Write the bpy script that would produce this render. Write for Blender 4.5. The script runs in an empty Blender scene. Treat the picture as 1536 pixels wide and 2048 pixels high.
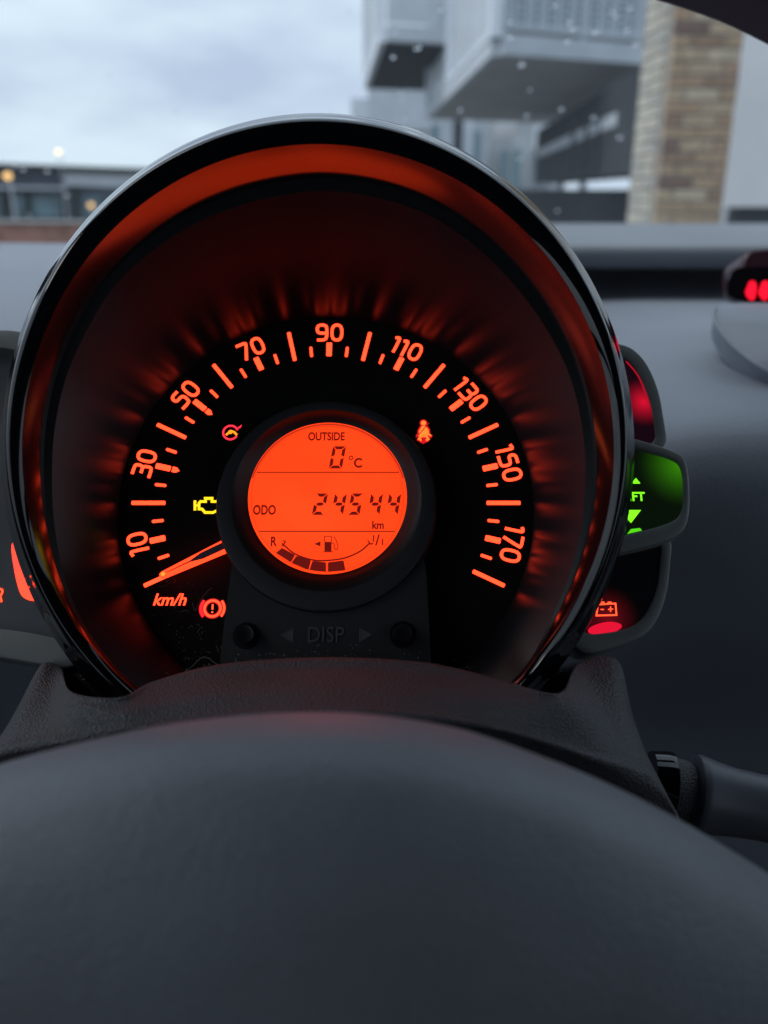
import bpy, bmesh, math, random
from mathutils import Vector, Matrix
from math import sin, cos, pi, radians, sqrt, atan2

random.seed(7)
S = bpy.context.scene
COL = S.collection

# ------------------------------------------------------------------ camera
FPX = 1700.0                       # focal length in pixels of the 1536 x 2048 photograph
PITCH = radians(20.2)
CAM = Vector((0, 0, 1.15))
F = Vector((0, cos(PITCH), -sin(PITCH)))
U = Vector((0, sin(PITCH), cos(PITCH)))
R = Vector((1, 0, 0))
cam = bpy.data.cameras.new('camera')
co = bpy.data.objects.new('camera', cam)
COL.objects.link(co)
co.location = CAM
co.rotation_euler = (pi / 2 - PITCH, 0, 0)
cam.sensor_fit = 'VERTICAL'
cam.sensor_height = 24.0
cam.lens = 24.0 * FPX / 2048
cam.clip_start = 0.005
cam.clip_end = 2000
Z0 = 0.256
cam.dof.use_dof = True
cam.dof.focus_distance = 0.245
cam.dof.aperture_fstop = cam.lens / 3.1
S.camera = co

# ------------------------------------------------------------------ world and sun
SUN_EL, SUN_ROT = radians(58), radians(-97)
w = bpy.data.worlds.new('World')
S.world = w
w.use_nodes = True
nt = w.node_tree
nt.nodes.clear()
out = nt.nodes.new('ShaderNodeOutputWorld')
bg = nt.nodes.new('ShaderNodeBackground')
sky = nt.nodes.new('ShaderNodeTexSky')
sky.sky_type = 'NISHITA'
sky.sun_disc = False
sky.sun_elevation = SUN_EL
sky.sun_rotation = SUN_ROT
sky.air_density = 1.0
sky.dust_density = 2.5
tc = nt.nodes.new('ShaderNodeTexCoord')
mp = nt.nodes.new('ShaderNodeMapping')
mp.inputs['Scale'].default_value = (1.0, 1.0, 3.0)
mp.inputs['Rotation'].default_value = (0.1, 0.15, 0.4)
no = nt.nodes.new('ShaderNodeTexNoise')
no.inputs['Scale'].default_value = 3.4
no.inputs['Detail'].default_value = 5
no.inputs['Roughness'].default_value = 0.5
cr = nt.nodes.new('ShaderNodeValToRGB')
cr.color_ramp.elements[0].position = 0.36
cr.color_ramp.elements[0].color = (4.5, 5.35, 6.9, 1)
cr.color_ramp.elements[1].position = 0.62
cr.color_ramp.elements[1].color = (6.6, 7.8, 8.8, 1)
mx = nt.nodes.new('ShaderNodeMixRGB')
mx.inputs['Fac'].default_value = 0.95
nt.links.new(tc.outputs['Generated'], mp.inputs['Vector'])
nt.links.new(mp.outputs['Vector'], no.inputs['Vector'])
nt.links.new(no.outputs['Fac'], cr.inputs['Fac'])
nt.links.new(sky.outputs[0], mx.inputs['Color1'])
nt.links.new(cr.outputs['Color'], mx.inputs['Color2'])
nt.links.new(mx.outputs['Color'], bg.inputs['Color'])
bg.inputs['Strength'].default_value = 0.10
nt.links.new(bg.outputs[0], out.inputs[0])

sl = bpy.data.lights.new('sun', 'SUN')
sl.energy = 1.5
sl.angle = radians(40)
sl.color = (1.0, 0.97, 0.93)
so = bpy.data.objects.new('sun', sl)
COL.objects.link(so)
sd = Vector((sin(SUN_ROT) * cos(SUN_EL), cos(SUN_ROT) * cos(SUN_EL), sin(SUN_EL)))
so.rotation_euler = sd.to_track_quat('Z', 'Y').to_euler()
so.location = (0, 0, 30)

S.render.engine = 'CYCLES'
S.view_settings.view_transform = 'Standard'
S.view_settings.look = 'None'
S.view_settings.exposure = 0.3
S.view_settings.gamma = 1.0
S.cycles.max_bounces = 10
S.cycles.transparent_max_bounces = 12
S.cycles.sample_clamp_indirect = 4.0
S.cycles.use_denoising = True

# ------------------------------------------------------------------ point helpers
def at(px, py, d):
    return CAM + F * d + R * ((px - 768) / FPX * d) + U * ((1024 - py) / FPX * d)

def ray(px, py):
    return F + R * ((px - 768) / FPX) + U * ((1024 - py) / FPX)

def at_z(px, py, z):
    r = ray(px, py)
    return CAM + r * (z / r.z)      # z measured from the lens height

def at_y(px, py, y):
    r = ray(px, py)
    return CAM + r * (y / r.y)

UNIT = Z0 / FPX                    # one dial unit in metres (about 0.15 mm)
TAU = radians(16.5)
P0 = at(652, 1006, Z0)
EU = R.copy()
EV = U * cos(TAU) + F * sin(TAU)
EW = -F * cos(TAU) + U * sin(TAU)
POD = Matrix((( EU.x, EV.x, EW.x, P0.x), (EU.y, EV.y, EW.y, P0.y), (EU.z, EV.z, EW.z, P0.z), (0, 0, 0, 1)))
PODU = POD @ Matrix.Scale(UNIT, 4)
def L(u, v, w_):
    return P0 + (EU * u + EV * v + EW * w_) * UNIT

def uv(px, py, w_=0.0):            # photograph point lying w_ units above the dial plane -> dial coordinates
    r = ray(px, py)
    o = CAM - P0
    t = (w_ * UNIT - o.dot(EW)) / r.dot(EW)
    h = o + r * t
    return h.dot(EU) / UNIT, h.dot(EV) / UNIT

# ------------------------------------------------------------------ materials
def mat(name, base=(0.1, 0.1, 0.1), rough=0.5, ior=1.45, metal=0.0, bump=None, var=0.0, coat=0.0, vscale=30, sheen=0.0):
    m = bpy.data.materials.new(name)
    m.use_nodes = True
    t = m.node_tree
    b = t.nodes['Principled BSDF']
    b.inputs['Base Color'].default_value = (*base, 1)
    b.inputs['Roughness'].default_value = rough
    b.inputs['IOR'].default_value = ior
    b.inputs['Metallic'].default_value = metal
    b.inputs['Coat Weight'].default_value = coat
    b.inputs['Coat Roughness'].default_value = 0.03
    if sheen:
        b.inputs['Sheen Weight'].default_value = sheen
        b.inputs['Sheen Roughness'].default_value = 0.4
    geo = t.nodes.new('ShaderNodeNewGeometry')
    if var:
        n = t.nodes.new('ShaderNodeTexNoise')
        n.inputs['Scale'].default_value = vscale
        n.inputs['Detail'].default_value = 6
        t.links.new(geo.outputs['Position'], n.inputs['Vector'])
        r = t.nodes.new('ShaderNodeValToRGB')
        r.color_ramp.elements[0].position = 0.3
        r.color_ramp.elements[1].position = 0.7
        r.color_ramp.elements[0].color = (*[c * (1 - var) for c in base], 1)
        r.color_ramp.elements[1].color = (*[c * (1 + var) for c in base], 1)
        t.links.new(n.outputs['Fac'], r.inputs['Fac'])
        t.links.new(r.outputs['Color'], b.inputs['Base Color'])
        mr = t.nodes.new('ShaderNodeMapRange')
        mr.inputs['To Min'].default_value = max(0.02, rough - 0.12 * min(1, var * 4))
        mr.inputs['To Max'].default_value = min(1, rough + 0.12 * min(1, var * 4))
        t.links.new(n.outputs['Fac'], mr.inputs['Value'])
        t.links.new(mr.outputs[0], b.inputs['Roughness'])
    if bump:
        kind, sc, strength, dist = bump
        if kind == 'grain':
            v = t.nodes.new('ShaderNodeTexVoronoi')
            v.inputs['Scale'].default_value = sc
            v.inputs['Randomness'].default_value = 1.0
            n2 = t.nodes.new('ShaderNodeTexNoise')
            n2.inputs['Scale'].default_value = sc * 0.5
            n2.inputs['Detail'].default_value = 3
            vm = t.nodes.new('ShaderNodeVectorMath')
            vm.operation = 'MULTIPLY_ADD'
            vm.inputs[1].default_value = (0.6 / sc,) * 3
            t.links.new(geo.outputs['Position'], n2.inputs['Vector'])
            t.links.new(n2.outputs['Color'], vm.inputs[0])
            t.links.new(geo.outputs['Position'], vm.inputs[2])
            t.links.new(vm.outputs[0], v.inputs['Vector'])
            src = v.outputs['Distance']
        else:
            v = t.nodes.new('ShaderNodeTexNoise')
            v.inputs['Scale'].default_value = sc
            v.inputs['Detail'].default_value = 5
            t.links.new(geo.outputs['Position'], v.inputs['Vector'])
            src = v.outputs['Fac']
        bp = t.nodes.new('ShaderNodeBump')
        bp.inputs['Strength'].default_value = strength
        bp.inputs['Distance'].default_value = dist
        t.links.new(src, bp.inputs['Height'])
        t.links.new(bp.outputs['Normal'], b.inputs['Normal'])
    return m

def emit(name, color, strength=1.0, spots=None):
    """A lit display surface. spots: (dark colour, noise scale) gives an uneven backlight."""
    m = bpy.data.materials.new(name)
    m.use_nodes = True
    t = m.node_tree
    b = t.nodes['Principled BSDF']
    b.inputs['Base Color'].default_value = (0.01, 0.01, 0.01, 1)
    b.inputs['Roughness'].default_value = 0.35
    b.inputs['Emission Color'].default_value = (*color, 1)
    b.inputs['Emission Strength'].default_value = strength * 0.82
    if spots:
        dark, sc, p0, p1 = spots
        g = t.nodes.new('ShaderNodeNewGeometry')
        n = t.nodes.new('ShaderNodeTexNoise')
        n.inputs['Scale'].default_value = sc
        n.inputs['Detail'].default_value = 2
        r = t.nodes.new('ShaderNodeValToRGB')
        r.color_ramp.elements[0].position = p0
        r.color_ramp.elements[1].position = p1
        r.color_ramp.elements[0].color = (*dark, 1)
        r.color_ramp.elements[1].color = (*color, 1)
        t.links.new(g.outputs['Position'], n.inputs['Vector'])
        t.links.new(n.outputs['Fac'], r.inputs['Fac'])
        t.links.new(r.outputs['Color'], b.inputs['Emission Color'])
    return m

def radial_emit(name, center, radius, hot, cold, base=(0.01, 0.01, 0.012), rough=0.12):
    """A dark window lit by one lamp behind it: light fades away from the lamp's place."""
    m = bpy.data.materials.new(name)
    m.use_nodes = True
    t = m.node_tree
    b = t.nodes['Principled BSDF']
    b.inputs['Base Color'].default_value = (*base, 1)
    b.inputs['Roughness'].default_value = rough
    b.inputs['Emission Strength'].default_value = 1.0
    g = t.nodes.new('ShaderNodeNewGeometry')
    vm = t.nodes.new('ShaderNodeVectorMath')
    vm.operation = 'DISTANCE'
    vm.inputs[1].default_value = center
    mr = t.nodes.new('ShaderNodeMapRange')
    mr.inputs['From Min'].default_value = 0
    mr.inputs['From Max'].default_value = radius
    mr.inputs['To Min'].default_value = 1
    mr.inputs['To Max'].default_value = 0
    pw = t.nodes.new('ShaderNodeMath')
    pw.operation = 'POWER'
    pw.inputs[1].default_value = 1.8
    mx_ = t.nodes.new('ShaderNodeMixRGB')
    mx_.inputs['Color1'].default_value = (*cold, 1)
    mx_.inputs['Color2'].default_value = (*hot, 1)
    t.links.new(g.outputs['Position'], vm.inputs[0])
    t.links.new(vm.outputs['Value'], mr.inputs['Value'])
    t.links.new(mr.outputs[0], pw.inputs[0])
    t.links.new(pw.outputs[0], mx_.inputs['Fac'])
    t.links.new(mx_.outputs['Color'], b.inputs['Emission Color'])
    return m

def glass(name, tint=(0.9, 0.94, 0.95), rough=0.0, ior=1.5):
    m = bpy.data.materials.new(name)
    m.use_nodes = True
    t = m.node_tree
    t.nodes.clear()
    o = t.nodes.new('ShaderNodeOutputMaterial')
    tr = t.nodes.new('ShaderNodeBsdfTransparent')
    tr.inputs[0].default_value = (*tint, 1)
    gl = t.nodes.new('ShaderNodeBsdfGlossy')
    gl.inputs['Roughness'].default_value = rough
    lw_ = t.nodes.new('ShaderNodeLayerWeight')
    lw_.inputs['Blend'].default_value = 0.5
    pw_ = t.nodes.new('ShaderNodeMath')
    pw_.operation = 'POWER'
    pw_.inputs[1].default_value = 5
    fr = t.nodes.new('ShaderNodeMath')
    fr.operation = 'MULTIPLY_ADD'
    fr.inputs[1].default_value = 0.92
    fr.inputs[2].default_value = 0.05
    t.links.new(lw_.outputs['Facing'], pw_.inputs[0])
    t.links.new(pw_.outputs[0], fr.inputs[0])
    mxs = t.nodes.new('ShaderNodeMixShader')
    t.links.new(fr.outputs[0], mxs.inputs[0])
    t.links.new(tr.outputs[0], mxs.inputs[1])
    t.links.new(gl.outputs[0], mxs.inputs[2])
    t.links.new(mxs.outputs[0], o.inputs[0])
    return m

def real_glass(name, ior=1.33):
    m = bpy.data.materials.new(name)
    m.use_nodes = True
    b = m.node_tree.nodes['Principled BSDF']
    b.inputs['Base Color'].default_value = (1, 1, 1, 1)
    b.inputs['Roughness'].default_value = 0.0
    b.inputs['IOR'].default_value = ior
    b.inputs['Transmission Weight'].default_value = 1.0
    return m

ORANGE = (3.8, 0.165, 0.052)
M = {
    'gloss': mat('black piano plastic', (0.004, 0.0045, 0.006), 0.05, ior=1.52, bump=('noise', 60, 0.02, 0.0006)),
    'wallgloss': mat('black inner wall plastic', (0.004, 0.0045, 0.006), 0.17, ior=2.45),
    'satin': mat('satin black reflector', (0.005, 0.004, 0.007), 0.32, ior=1.52),
    'dial': mat('matt black dial', (0.002, 0.002, 0.0025), 0.7, ior=1.3),
    'hood': mat('charcoal display hood', (0.014, 0.015, 0.017), 0.6, bump=('noise', 2500, 0.15, 0.0001)),
    'hoodblack': mat('black display surround', (0.006, 0.006, 0.007), 0.45),
    'emboss': mat('raised charcoal lettering', (0.085, 0.088, 0.092), 0.28),
    'button': mat('black rubber button', (0.006, 0.006, 0.007), 0.3),
    'orange': emit('backlit orange', ORANGE),
    'lcd': emit('orange backlit screen', (1.6, 0.078, 0.011), spots=((1.4, 0.060, 0.007), 45, 0.3, 0.7)),
    'lcdrim': emit('screen edge glow', (0.52, 0.03, 0.008)),
    'ink': emit('dark red screen ink', (0.13, 0.005, 0.003)),
    'ink2': emit('faint screen line', (0.42, 0.02, 0.006)),
    'needle': emit('orange needle edge', (3.0, 0.12, 0.03)),
    'needlemid': mat('grey violet needle ridge', (0.10, 0.06, 0.085), 0.4),
    'red': emit('red symbol', (2.2, 0.03, 0.05)),
    'redhot': emit('red orange symbol', (2.4, 0.16, 0.05)),
    'dimred': emit('dim red halo', (0.75, 0.008, 0.015)),
    'pink': emit('pinkish red symbol', (1.6, 0.045, 0.09)),
    'yellow': emit('yellow symbol', (1.6, 0.95, 0.02)),
    'amber': emit('amber symbol', (2.0, 0.45, 0.02)),
    'green': emit('green letters', (0.30, 1.6, 0.02)),
    'ledge': mat('grey upper dashboard plastic', (0.17, 0.19, 0.215), 0.5, var=0.1, vscale=8, bump=('grain', 1500, 0.4, 0.0005)),
    'dash': mat('grained grey dashboard plastic', (0.225, 0.25, 0.295), 0.5, var=0.10, vscale=8, bump=('grain', 1500, 0.5, 0.0005)),
    'column': mat('leather grained column plastic', (0.055, 0.057, 0.063), 0.48, var=0.12, vscale=40, bump=('grain', 1700, 0.9, 0.0004)),
    'pad': mat('soft grey steering wheel pad', (0.165, 0.178, 0.20), 0.5, var=0.16, vscale=22, bump=('grain', 1100, 0.5, 0.0004)),
    'frame': mat('grey display frame', (0.16, 0.172, 0.172), 0.45, bump=('grain', 1500, 0.15, 0.0002)),
    'stalk': mat('satin dark stalk plastic', (0.085, 0.093, 0.112), 0.4, var=0.05, vscale=40),
    'lining': mat('dark cabin lining', (0.018, 0.018, 0.020), 0.85, var=0.15, vscale=12),
    'mirror': mat('dark maroon tinted mirror housing', (0.042, 0.010, 0.020), 0.5, var=0.1),
    'concrete': mat('weathered concrete', (0.46, 0.49, 0.51), 0.8, var=0.18, vscale=1.6, bump=('noise', 12, 0.4, 0.01)),
    'soffit': mat('grey underside board', (0.50, 0.52, 0.51), 0.85, var=0.12, vscale=1.2),
    'metal': mat('grey painted metal', (0.54, 0.58, 0.62), 0.5, var=0.1, vscale=3),
    'whitemetal': mat('pale painted metal', (0.74, 0.79, 0.84), 0.45, var=0.08, vscale=3),
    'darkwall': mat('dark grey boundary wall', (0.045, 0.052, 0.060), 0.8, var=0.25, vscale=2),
    'mortar': mat('mortar', (0.34, 0.32, 0.29), 0.9, var=0.1, vscale=20),
    'render': mat('white rendered wall', (0.80, 0.80, 0.80), 0.75, var=0.05, vscale=2),
    'asphalt': mat('wet pale asphalt', (0.13, 0.135, 0.14), 0.45, var=0.2, vscale=4, bump=('noise', 60, 0.5, 0.01)),
    'farwall': mat('blue grey cladding', (0.12, 0.15, 0.19), 0.6, var=0.2, vscale=0.5),
    'farroof': mat('dark green grey roof', (0.035, 0.045, 0.04), 0.8, var=0.15, vscale=0.5),
    'farpane': mat('teal window glass', (0.16, 0.26, 0.30), 0.15, var=0.35, vscale=0.7),
    'farbrick': mat('red brown brick', (0.33, 0.17, 0.13), 0.85, var=0.35, vscale=2.5),
    'glass': glass('windscreen glass', (0.93, 0.96, 0.97)),
    'drop': real_glass('water drop'),
    'warm': emit('warm lamp', (3.2, 2.3, 1.1)),
    'amberlamp': emit('amber lamp', (1.8, 1.05, 0.35)),
    'dust': mat('pale dust', (0.19, 0.18, 0.18), 0.8),
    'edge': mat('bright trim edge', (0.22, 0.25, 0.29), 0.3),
}

def brushed(m):                      # fine turned grooves: reflections stretch along the wall's slope
    t = m.node_tree
    b = t.nodes['Principled BSDF']
    tg = t.nodes.new('ShaderNodeTangent')
    tg.direction_type = 'RADIAL'
    tg.axis = 'Z'
    t.links.new(tg.outputs[0], b.inputs['Tangent'])
    b.inputs['Anisotropic'].default_value = 0.9
    b.inputs['Anisotropic Rotation'].default_value = 0.25
brushed(M['satin'])

def perforated():
    m = mat('perforated balustrade sheet', (0.42, 0.47, 0.52), 0.5)
    t = m.node_tree
    b = t.nodes['Principled BSDF']
    g = t.nodes.new('ShaderNodeNewGeometry')
    v = t.nodes.new('ShaderNodeTexVoronoi')
    v.inputs['Scale'].default_value = 14
    v.inputs['Randomness'].default_value = 0.1
    r = t.nodes.new('ShaderNodeValToRGB')
    r.color_ramp.elements[0].position = 0.30
    r.color_ramp.elements[1].position = 0.42
    r.color_ramp.elements[0].color = (0.12, 0.14, 0.16, 1)
    r.color_ramp.elements[1].color = (0.44, 0.49, 0.54, 1)
    t.links.new(g.outputs['Position'], v.inputs['Vector'])
    t.links.new(v.outputs['Distance'], r.inputs['Fac'])
    t.links.new(r.outputs['Color'], b.inputs['Base Color'])
    return m
M['perf'] = perforated()

# ------------------------------------------------------------------ object helpers
W = {}
def thing(name, label, cat, loc, group=None):
    o = bpy.data.objects.new(name, None)
    COL.objects.link(o)
    o.empty_display_size = 0.02
    o.location = loc
    W[o] = Matrix.Translation(loc)
    o['label'] = label
    o['category'] = cat
    if group:
        o['group'] = group
    return o

def link(name, me, parent=None, world=None):
    o = bpy.data.objects.new(name, me)
    COL.objects.link(o)
    world = world or Matrix.Identity(4)
    if parent is not None:
        o.parent = parent
        o.matrix_parent_inverse = W[parent].inverted()
    o.matrix_basis = world
    W[o] = world
    return o

def mesh(name, verts, faces, m, smooth=True, crease=None):
    me = bpy.data.meshes.new(name)
    me.from_pydata([tuple(v) for v in verts], [], faces)
    me.materials.append(m)
    if smooth:
        me.polygons.foreach_set('use_smooth', [True] * len(me.polygons))
    me.validate()
    me.update()
    return me

def fixnormals(me):
    bm = bmesh.new()
    bm.from_mesh(me)
    bmesh.ops.recalc_face_normals(bm, faces=bm.faces)
    bm.to_mesh(me)
    bm.free()

def autosmooth(me, deg=35):
    try:
        me.set_sharp_from_angle(angle=radians(deg))
    except Exception:
        pass

def obj(name, verts, faces, m, parent=None, smooth=True, sharp=35, recalc=True):
    """World-space vertices -> one mesh object whose origin is at its own middle."""
    c = Vector((0, 0, 0))
    for v in verts:
        c += Vector(v)
    c /= len(verts)
    me = mesh(name, [Vector(v) - c for v in verts], faces, m, smooth)
    if recalc:
        fixnormals(me)
    if smooth:
        autosmooth(me, sharp)
    return link(name, me, parent, Matrix.Translation(c))

def tag(o, label=None, cat=None, group=None, kind=None):
    if label: o['label'] = label
    if cat: o['category'] = cat
    if group: o['group'] = group
    if kind: o['kind'] = kind
    return o

def bevel(o, width, seg=2):
    md = o.modifiers.new('bevel', 'BEVEL')
    md.width = width
    md.segments = seg
    md.limit_method = 'ANGLE'
    md.angle_limit = radians(40)
    return o

def box_vf(c, sx, sy, sz):
    x, y, z = c
    v = [(x + a * sx / 2, y + b * sy / 2, z + d * sz / 2) for a in (-1, 1) for b in (-1, 1) for d in (-1, 1)]
    f = [(0, 1, 3, 2), (4, 6, 7, 5), (0, 4, 5, 1), (2, 3, 7, 6), (0, 2, 6, 4), (1, 5, 7, 3)]
    return v, f

def prism(base, up):
    """Polygon (list of Vectors) extruded by a vector -> verts, faces."""
    n = len(base)
    v = [Vector(b) for b in base] + [Vector(b) + Vector(up) for b in base]
    f = [tuple(range(n))[::-1], tuple(range(n, 2 * n))]
    for i in range(n):
        j = (i + 1) % n
        f.append((i, j, n + j, n + i))
    return v, f

def catmull(pts, n):
    """Open Catmull-Rom through tuples, n samples per span."""
    P = [Vector(p) for p in pts]
    P = [P[0] * 2 - P[1]] + P + [P[-1] * 2 - P[-2]]
    o = []
    for i in range(1, len(P) - 2):
        for k in range(n):
            t = k / n
            a, b, c, d = P[i - 1], P[i], P[i + 1], P[i + 2]
            o.append(0.5 * ((2 * b) + (c - a) * t + (2 * a - 5 * b + 4 * c - d) * t * t + (3 * b - a - 3 * c + d) * t ** 3))
    o.append(P[-2])
    return o

def loft(rows, nu=6, nv=6, close_u=False):
    """rows: lists of world points -> smooth grid."""
    rr = [catmull(r, nu) for r in rows]
    cols = [catmull([r[j] for r in rr], nv) for j in range(len(rr[0]))]
    nr, nc = len(cols[0]), len(cols)
    v = [cols[j][i] for i in range(nr) for j in range(nc)]
    f = [(i * nc + j, i * nc + j + 1, (i + 1) * nc + j + 1, (i + 1) * nc + j) for i in range(nr - 1) for j in range(nc - 1)]
    return v, f

def rings(loops):
    """Closed loops of equal length joined into a band."""
    n = len(loops[0])
    v = [p for l in loops for p in l]
    f = []
    for k in range(len(loops) - 1):
        for i in range(n):
            j = (i + 1) % n
            f.append((k * n + i, k * n + j, (k + 1) * n + j, (k + 1) * n + i))
    return v, f

def tube(pts, rad, n=8, cap=True):
    pts = [Vector(p) for p in pts]
    loops = []
    a = None
    for i, p in enumerate(pts):
        d = (pts[min(i + 1, len(pts) - 1)] - pts[max(i - 1, 0)]).normalized()
        if a is None:
            a = d.orthogonal().normalized()
        a = (a - d * a.dot(d)).normalized()
        b = d.cross(a)
        r = rad[i] if isinstance(rad, (list, tuple)) else rad
        loops.append([p + (a * cos(2 * pi * k / n) + b * sin(2 * pi * k / n)) * r for k in range(n)])
    v, f = rings(loops)
    if cap:
        f.append(tuple(range(n))[::-1])
        f.append(tuple(range(len(v) - n, len(v))))
    return v, f

def chaikin(p, it=2, closed=True, q=0.25):
    for _ in range(it):
        o = []
        n = len(p)
        rng = range(n) if closed else range(n - 1)
        if not closed: o.append(p[0])
        for i in rng:
            a, b = p[i], p[(i + 1) % n]
            o.append(tuple(a[k] * (1 - q) + b[k] * q for k in range(len(a))))
            o.append(tuple(a[k] * q + b[k] * (1 - q) for k in range(len(a))))
        if not closed: o.append(p[-1])
        p = o
    return p

# flat shapes in the dial frame: collected in dial units, then linked with the pod matrix
class Flat:
    def __init__(s):
        s.v, s.f, s.dw = [], [], 0.0
    def poly(s, pts, w_=0.0, depth=0.0):
        n0 = len(s.v)
        n = len(pts)
        s.v += [(p[0], p[1], w_ + s.dw) for p in pts]
        s.f.append(tuple(range(n0, n0 + n)))
        if depth:
            s.v += [(p[0], p[1], w_ + s.dw - depth) for p in pts]
            for i in range(n):
                j = (i + 1) % n
                s.f.append((n0 + i, n0 + n + i, n0 + n + j, n0 + j))
        s.dw += 0.04
        return s
    def strip(s, pts, wd, closed=False, w_=0.0, depth=0.0):
        P = [Vector((p[0], p[1])) for p in pts]
        n = len(P)
        L_, R_ = [], []
        for i in range(n):
            if closed:
                a, b = P[i - 1], P[(i + 1) % n]
            else:
                a, b = P[max(i - 1, 0)], P[min(i + 1, n - 1)]
            d1 = (P[i] - a)
            d2 = (b - P[i])
            d1 = d1.normalized() if d1.length > 1e-9 else d2.normalized()
            d2 = d2.normalized() if d2.length > 1e-9 else d1
            t = (d1 + d2).normalized()
            nn = Vector((-t.y, t.x))
            c = max(0.5, nn.dot(Vector((-d1.y, d1.x))))
            h = wd / 2 / c
            L_.append(P[i] + nn * h)
            R_.append(P[i] - nn * h)
        n0 = len(s.v)
        ww = w_ + s.dw
        s.v += [(p.x, p.y, ww) for p in L_] + [(p.x, p.y, ww) for p in R_]
        for i in range(n if closed else n - 1):
            j = (i + 1) % n
            s.f.append((n0 + i, n0 + n + i, n0 + n + j, n0 + j))
        if depth:
            n1 = len(s.v)
            s.v += [(p.x, p.y, ww - depth) for p in L_] + [(p.x, p.y, ww - depth) for p in R_]
            for i in range(n if closed else n - 1):
                j = (i + 1) % n
                s.f.append((n0 + i, n0 + j, n1 + j, n1 + i))
                s.f.append((n0 + n + i, n1 + n + i, n1 + n + j, n0 + n + j))
            if not closed:
                s.f.append((n0, n1, n1 + n, n0 + n))
                s.f.append((n0 + n - 1, n0 + 2 * n - 1, n1 + 2 * n - 1, n1 + n - 1))
        s.dw += 0.04
        return s
    def disc(s, cx, cy, r, n=24, w_=0.0):
        return s.poly([(cx + r * cos(2 * pi * k / n), cy + r * sin(2 * pi * k / n)) for k in range(n)], w_)
    def ring(s, cx, cy, r, wd, a0=0, a1=360, n=40, w_=0.0):
        full = abs(a1 - a0) >= 360
        k1 = n if full else n + 1
        return s.strip([(cx + r * cos(radians(a0 + (a1 - a0) * k / n)), cy + r * sin(radians(a0 + (a1 - a0) * k / n))) for k in range(k1)], wd, full, w_)
    def build(s, name, m, parent, world=None, smooth=False):
        me = mesh(name, s.v, s.f, m, smooth)
        # origin at the middle of the piece
        c = Vector((0, 0, 0))
        for v in s.v: c += Vector(v)
        c /= len(s.v)
        me.transform(Matrix.Translation(-c))
        return link(name, me, parent, (world or PODU) @ Matrix.Translation(c))

def text_flat(txt, h, m, name, parent, centre, w_, sx=1.0, world=None, shear=0.0, bold=0.0, extrude=0.0, align='CENTER', rot=0.0):
    cu = bpy.data.curves.new('lettering', 'FONT')
    cu.body = txt
    cu.size = 1.0
    cu.align_x = align
    cu.align_y = 'CENTER'
    cu.shear = shear
    cu.offset = bold
    cu.extrude = extrude
    cu.resolution_u = 4
    to = bpy.data.objects.new('lettering', cu)
    COL.objects.link(to)
    bpy.context.view_layer.update()
    dg = bpy.context.evaluated_depsgraph_get()
    me = bpy.data.meshes.new_from_object(to.evaluated_get(dg))
    bpy.data.objects.remove(to)
    bpy.data.curves.remove(cu)
    me.materials.clear()
    me.materials.append(m)
    ys = [v.co.y for v in me.vertices]
    xs = [v.co.x for v in me.vertices]
    k = h / (max(ys) - min(ys))
    cy = (max(ys) + min(ys)) / 2
    cx = (max(xs) + min(xs)) / 2 if align == 'CENTER' else (max(xs) if align == 'RIGHT' else min(xs))
    me.transform(Matrix.Diagonal((k * sx, k, k, 1)) @ Matrix.Translation((-cx, -cy, 0)))
    me.name = name
    return link(name, me, parent, (world or PODU) @ Matrix.Translation((centre[0], centre[1], w_)) @ Matrix.Rotation(rot, 4, 'Z'))

def slab(pts, d, depth, m, name, parent, it=3, bev=0.0):
    pp = chaikin(pts, it)
    base = [at(a, b, d + depth) for a, b in pp]
    v, f = prism(base, F * -depth)
    o = obj(name, v, f, m, parent, sharp=40)
    if bev: bevel(o, bev)
    return o

# ------------------------------------------------------------------ GROUND
gm = mesh('ground', [(-300, -60, 0), (300, -60, 0), (300, 900, 0), (-300, 900, 0)], [(0, 1, 2, 3)], M['asphalt'])
tag(link('ground', gm), kind='structure')

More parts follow.
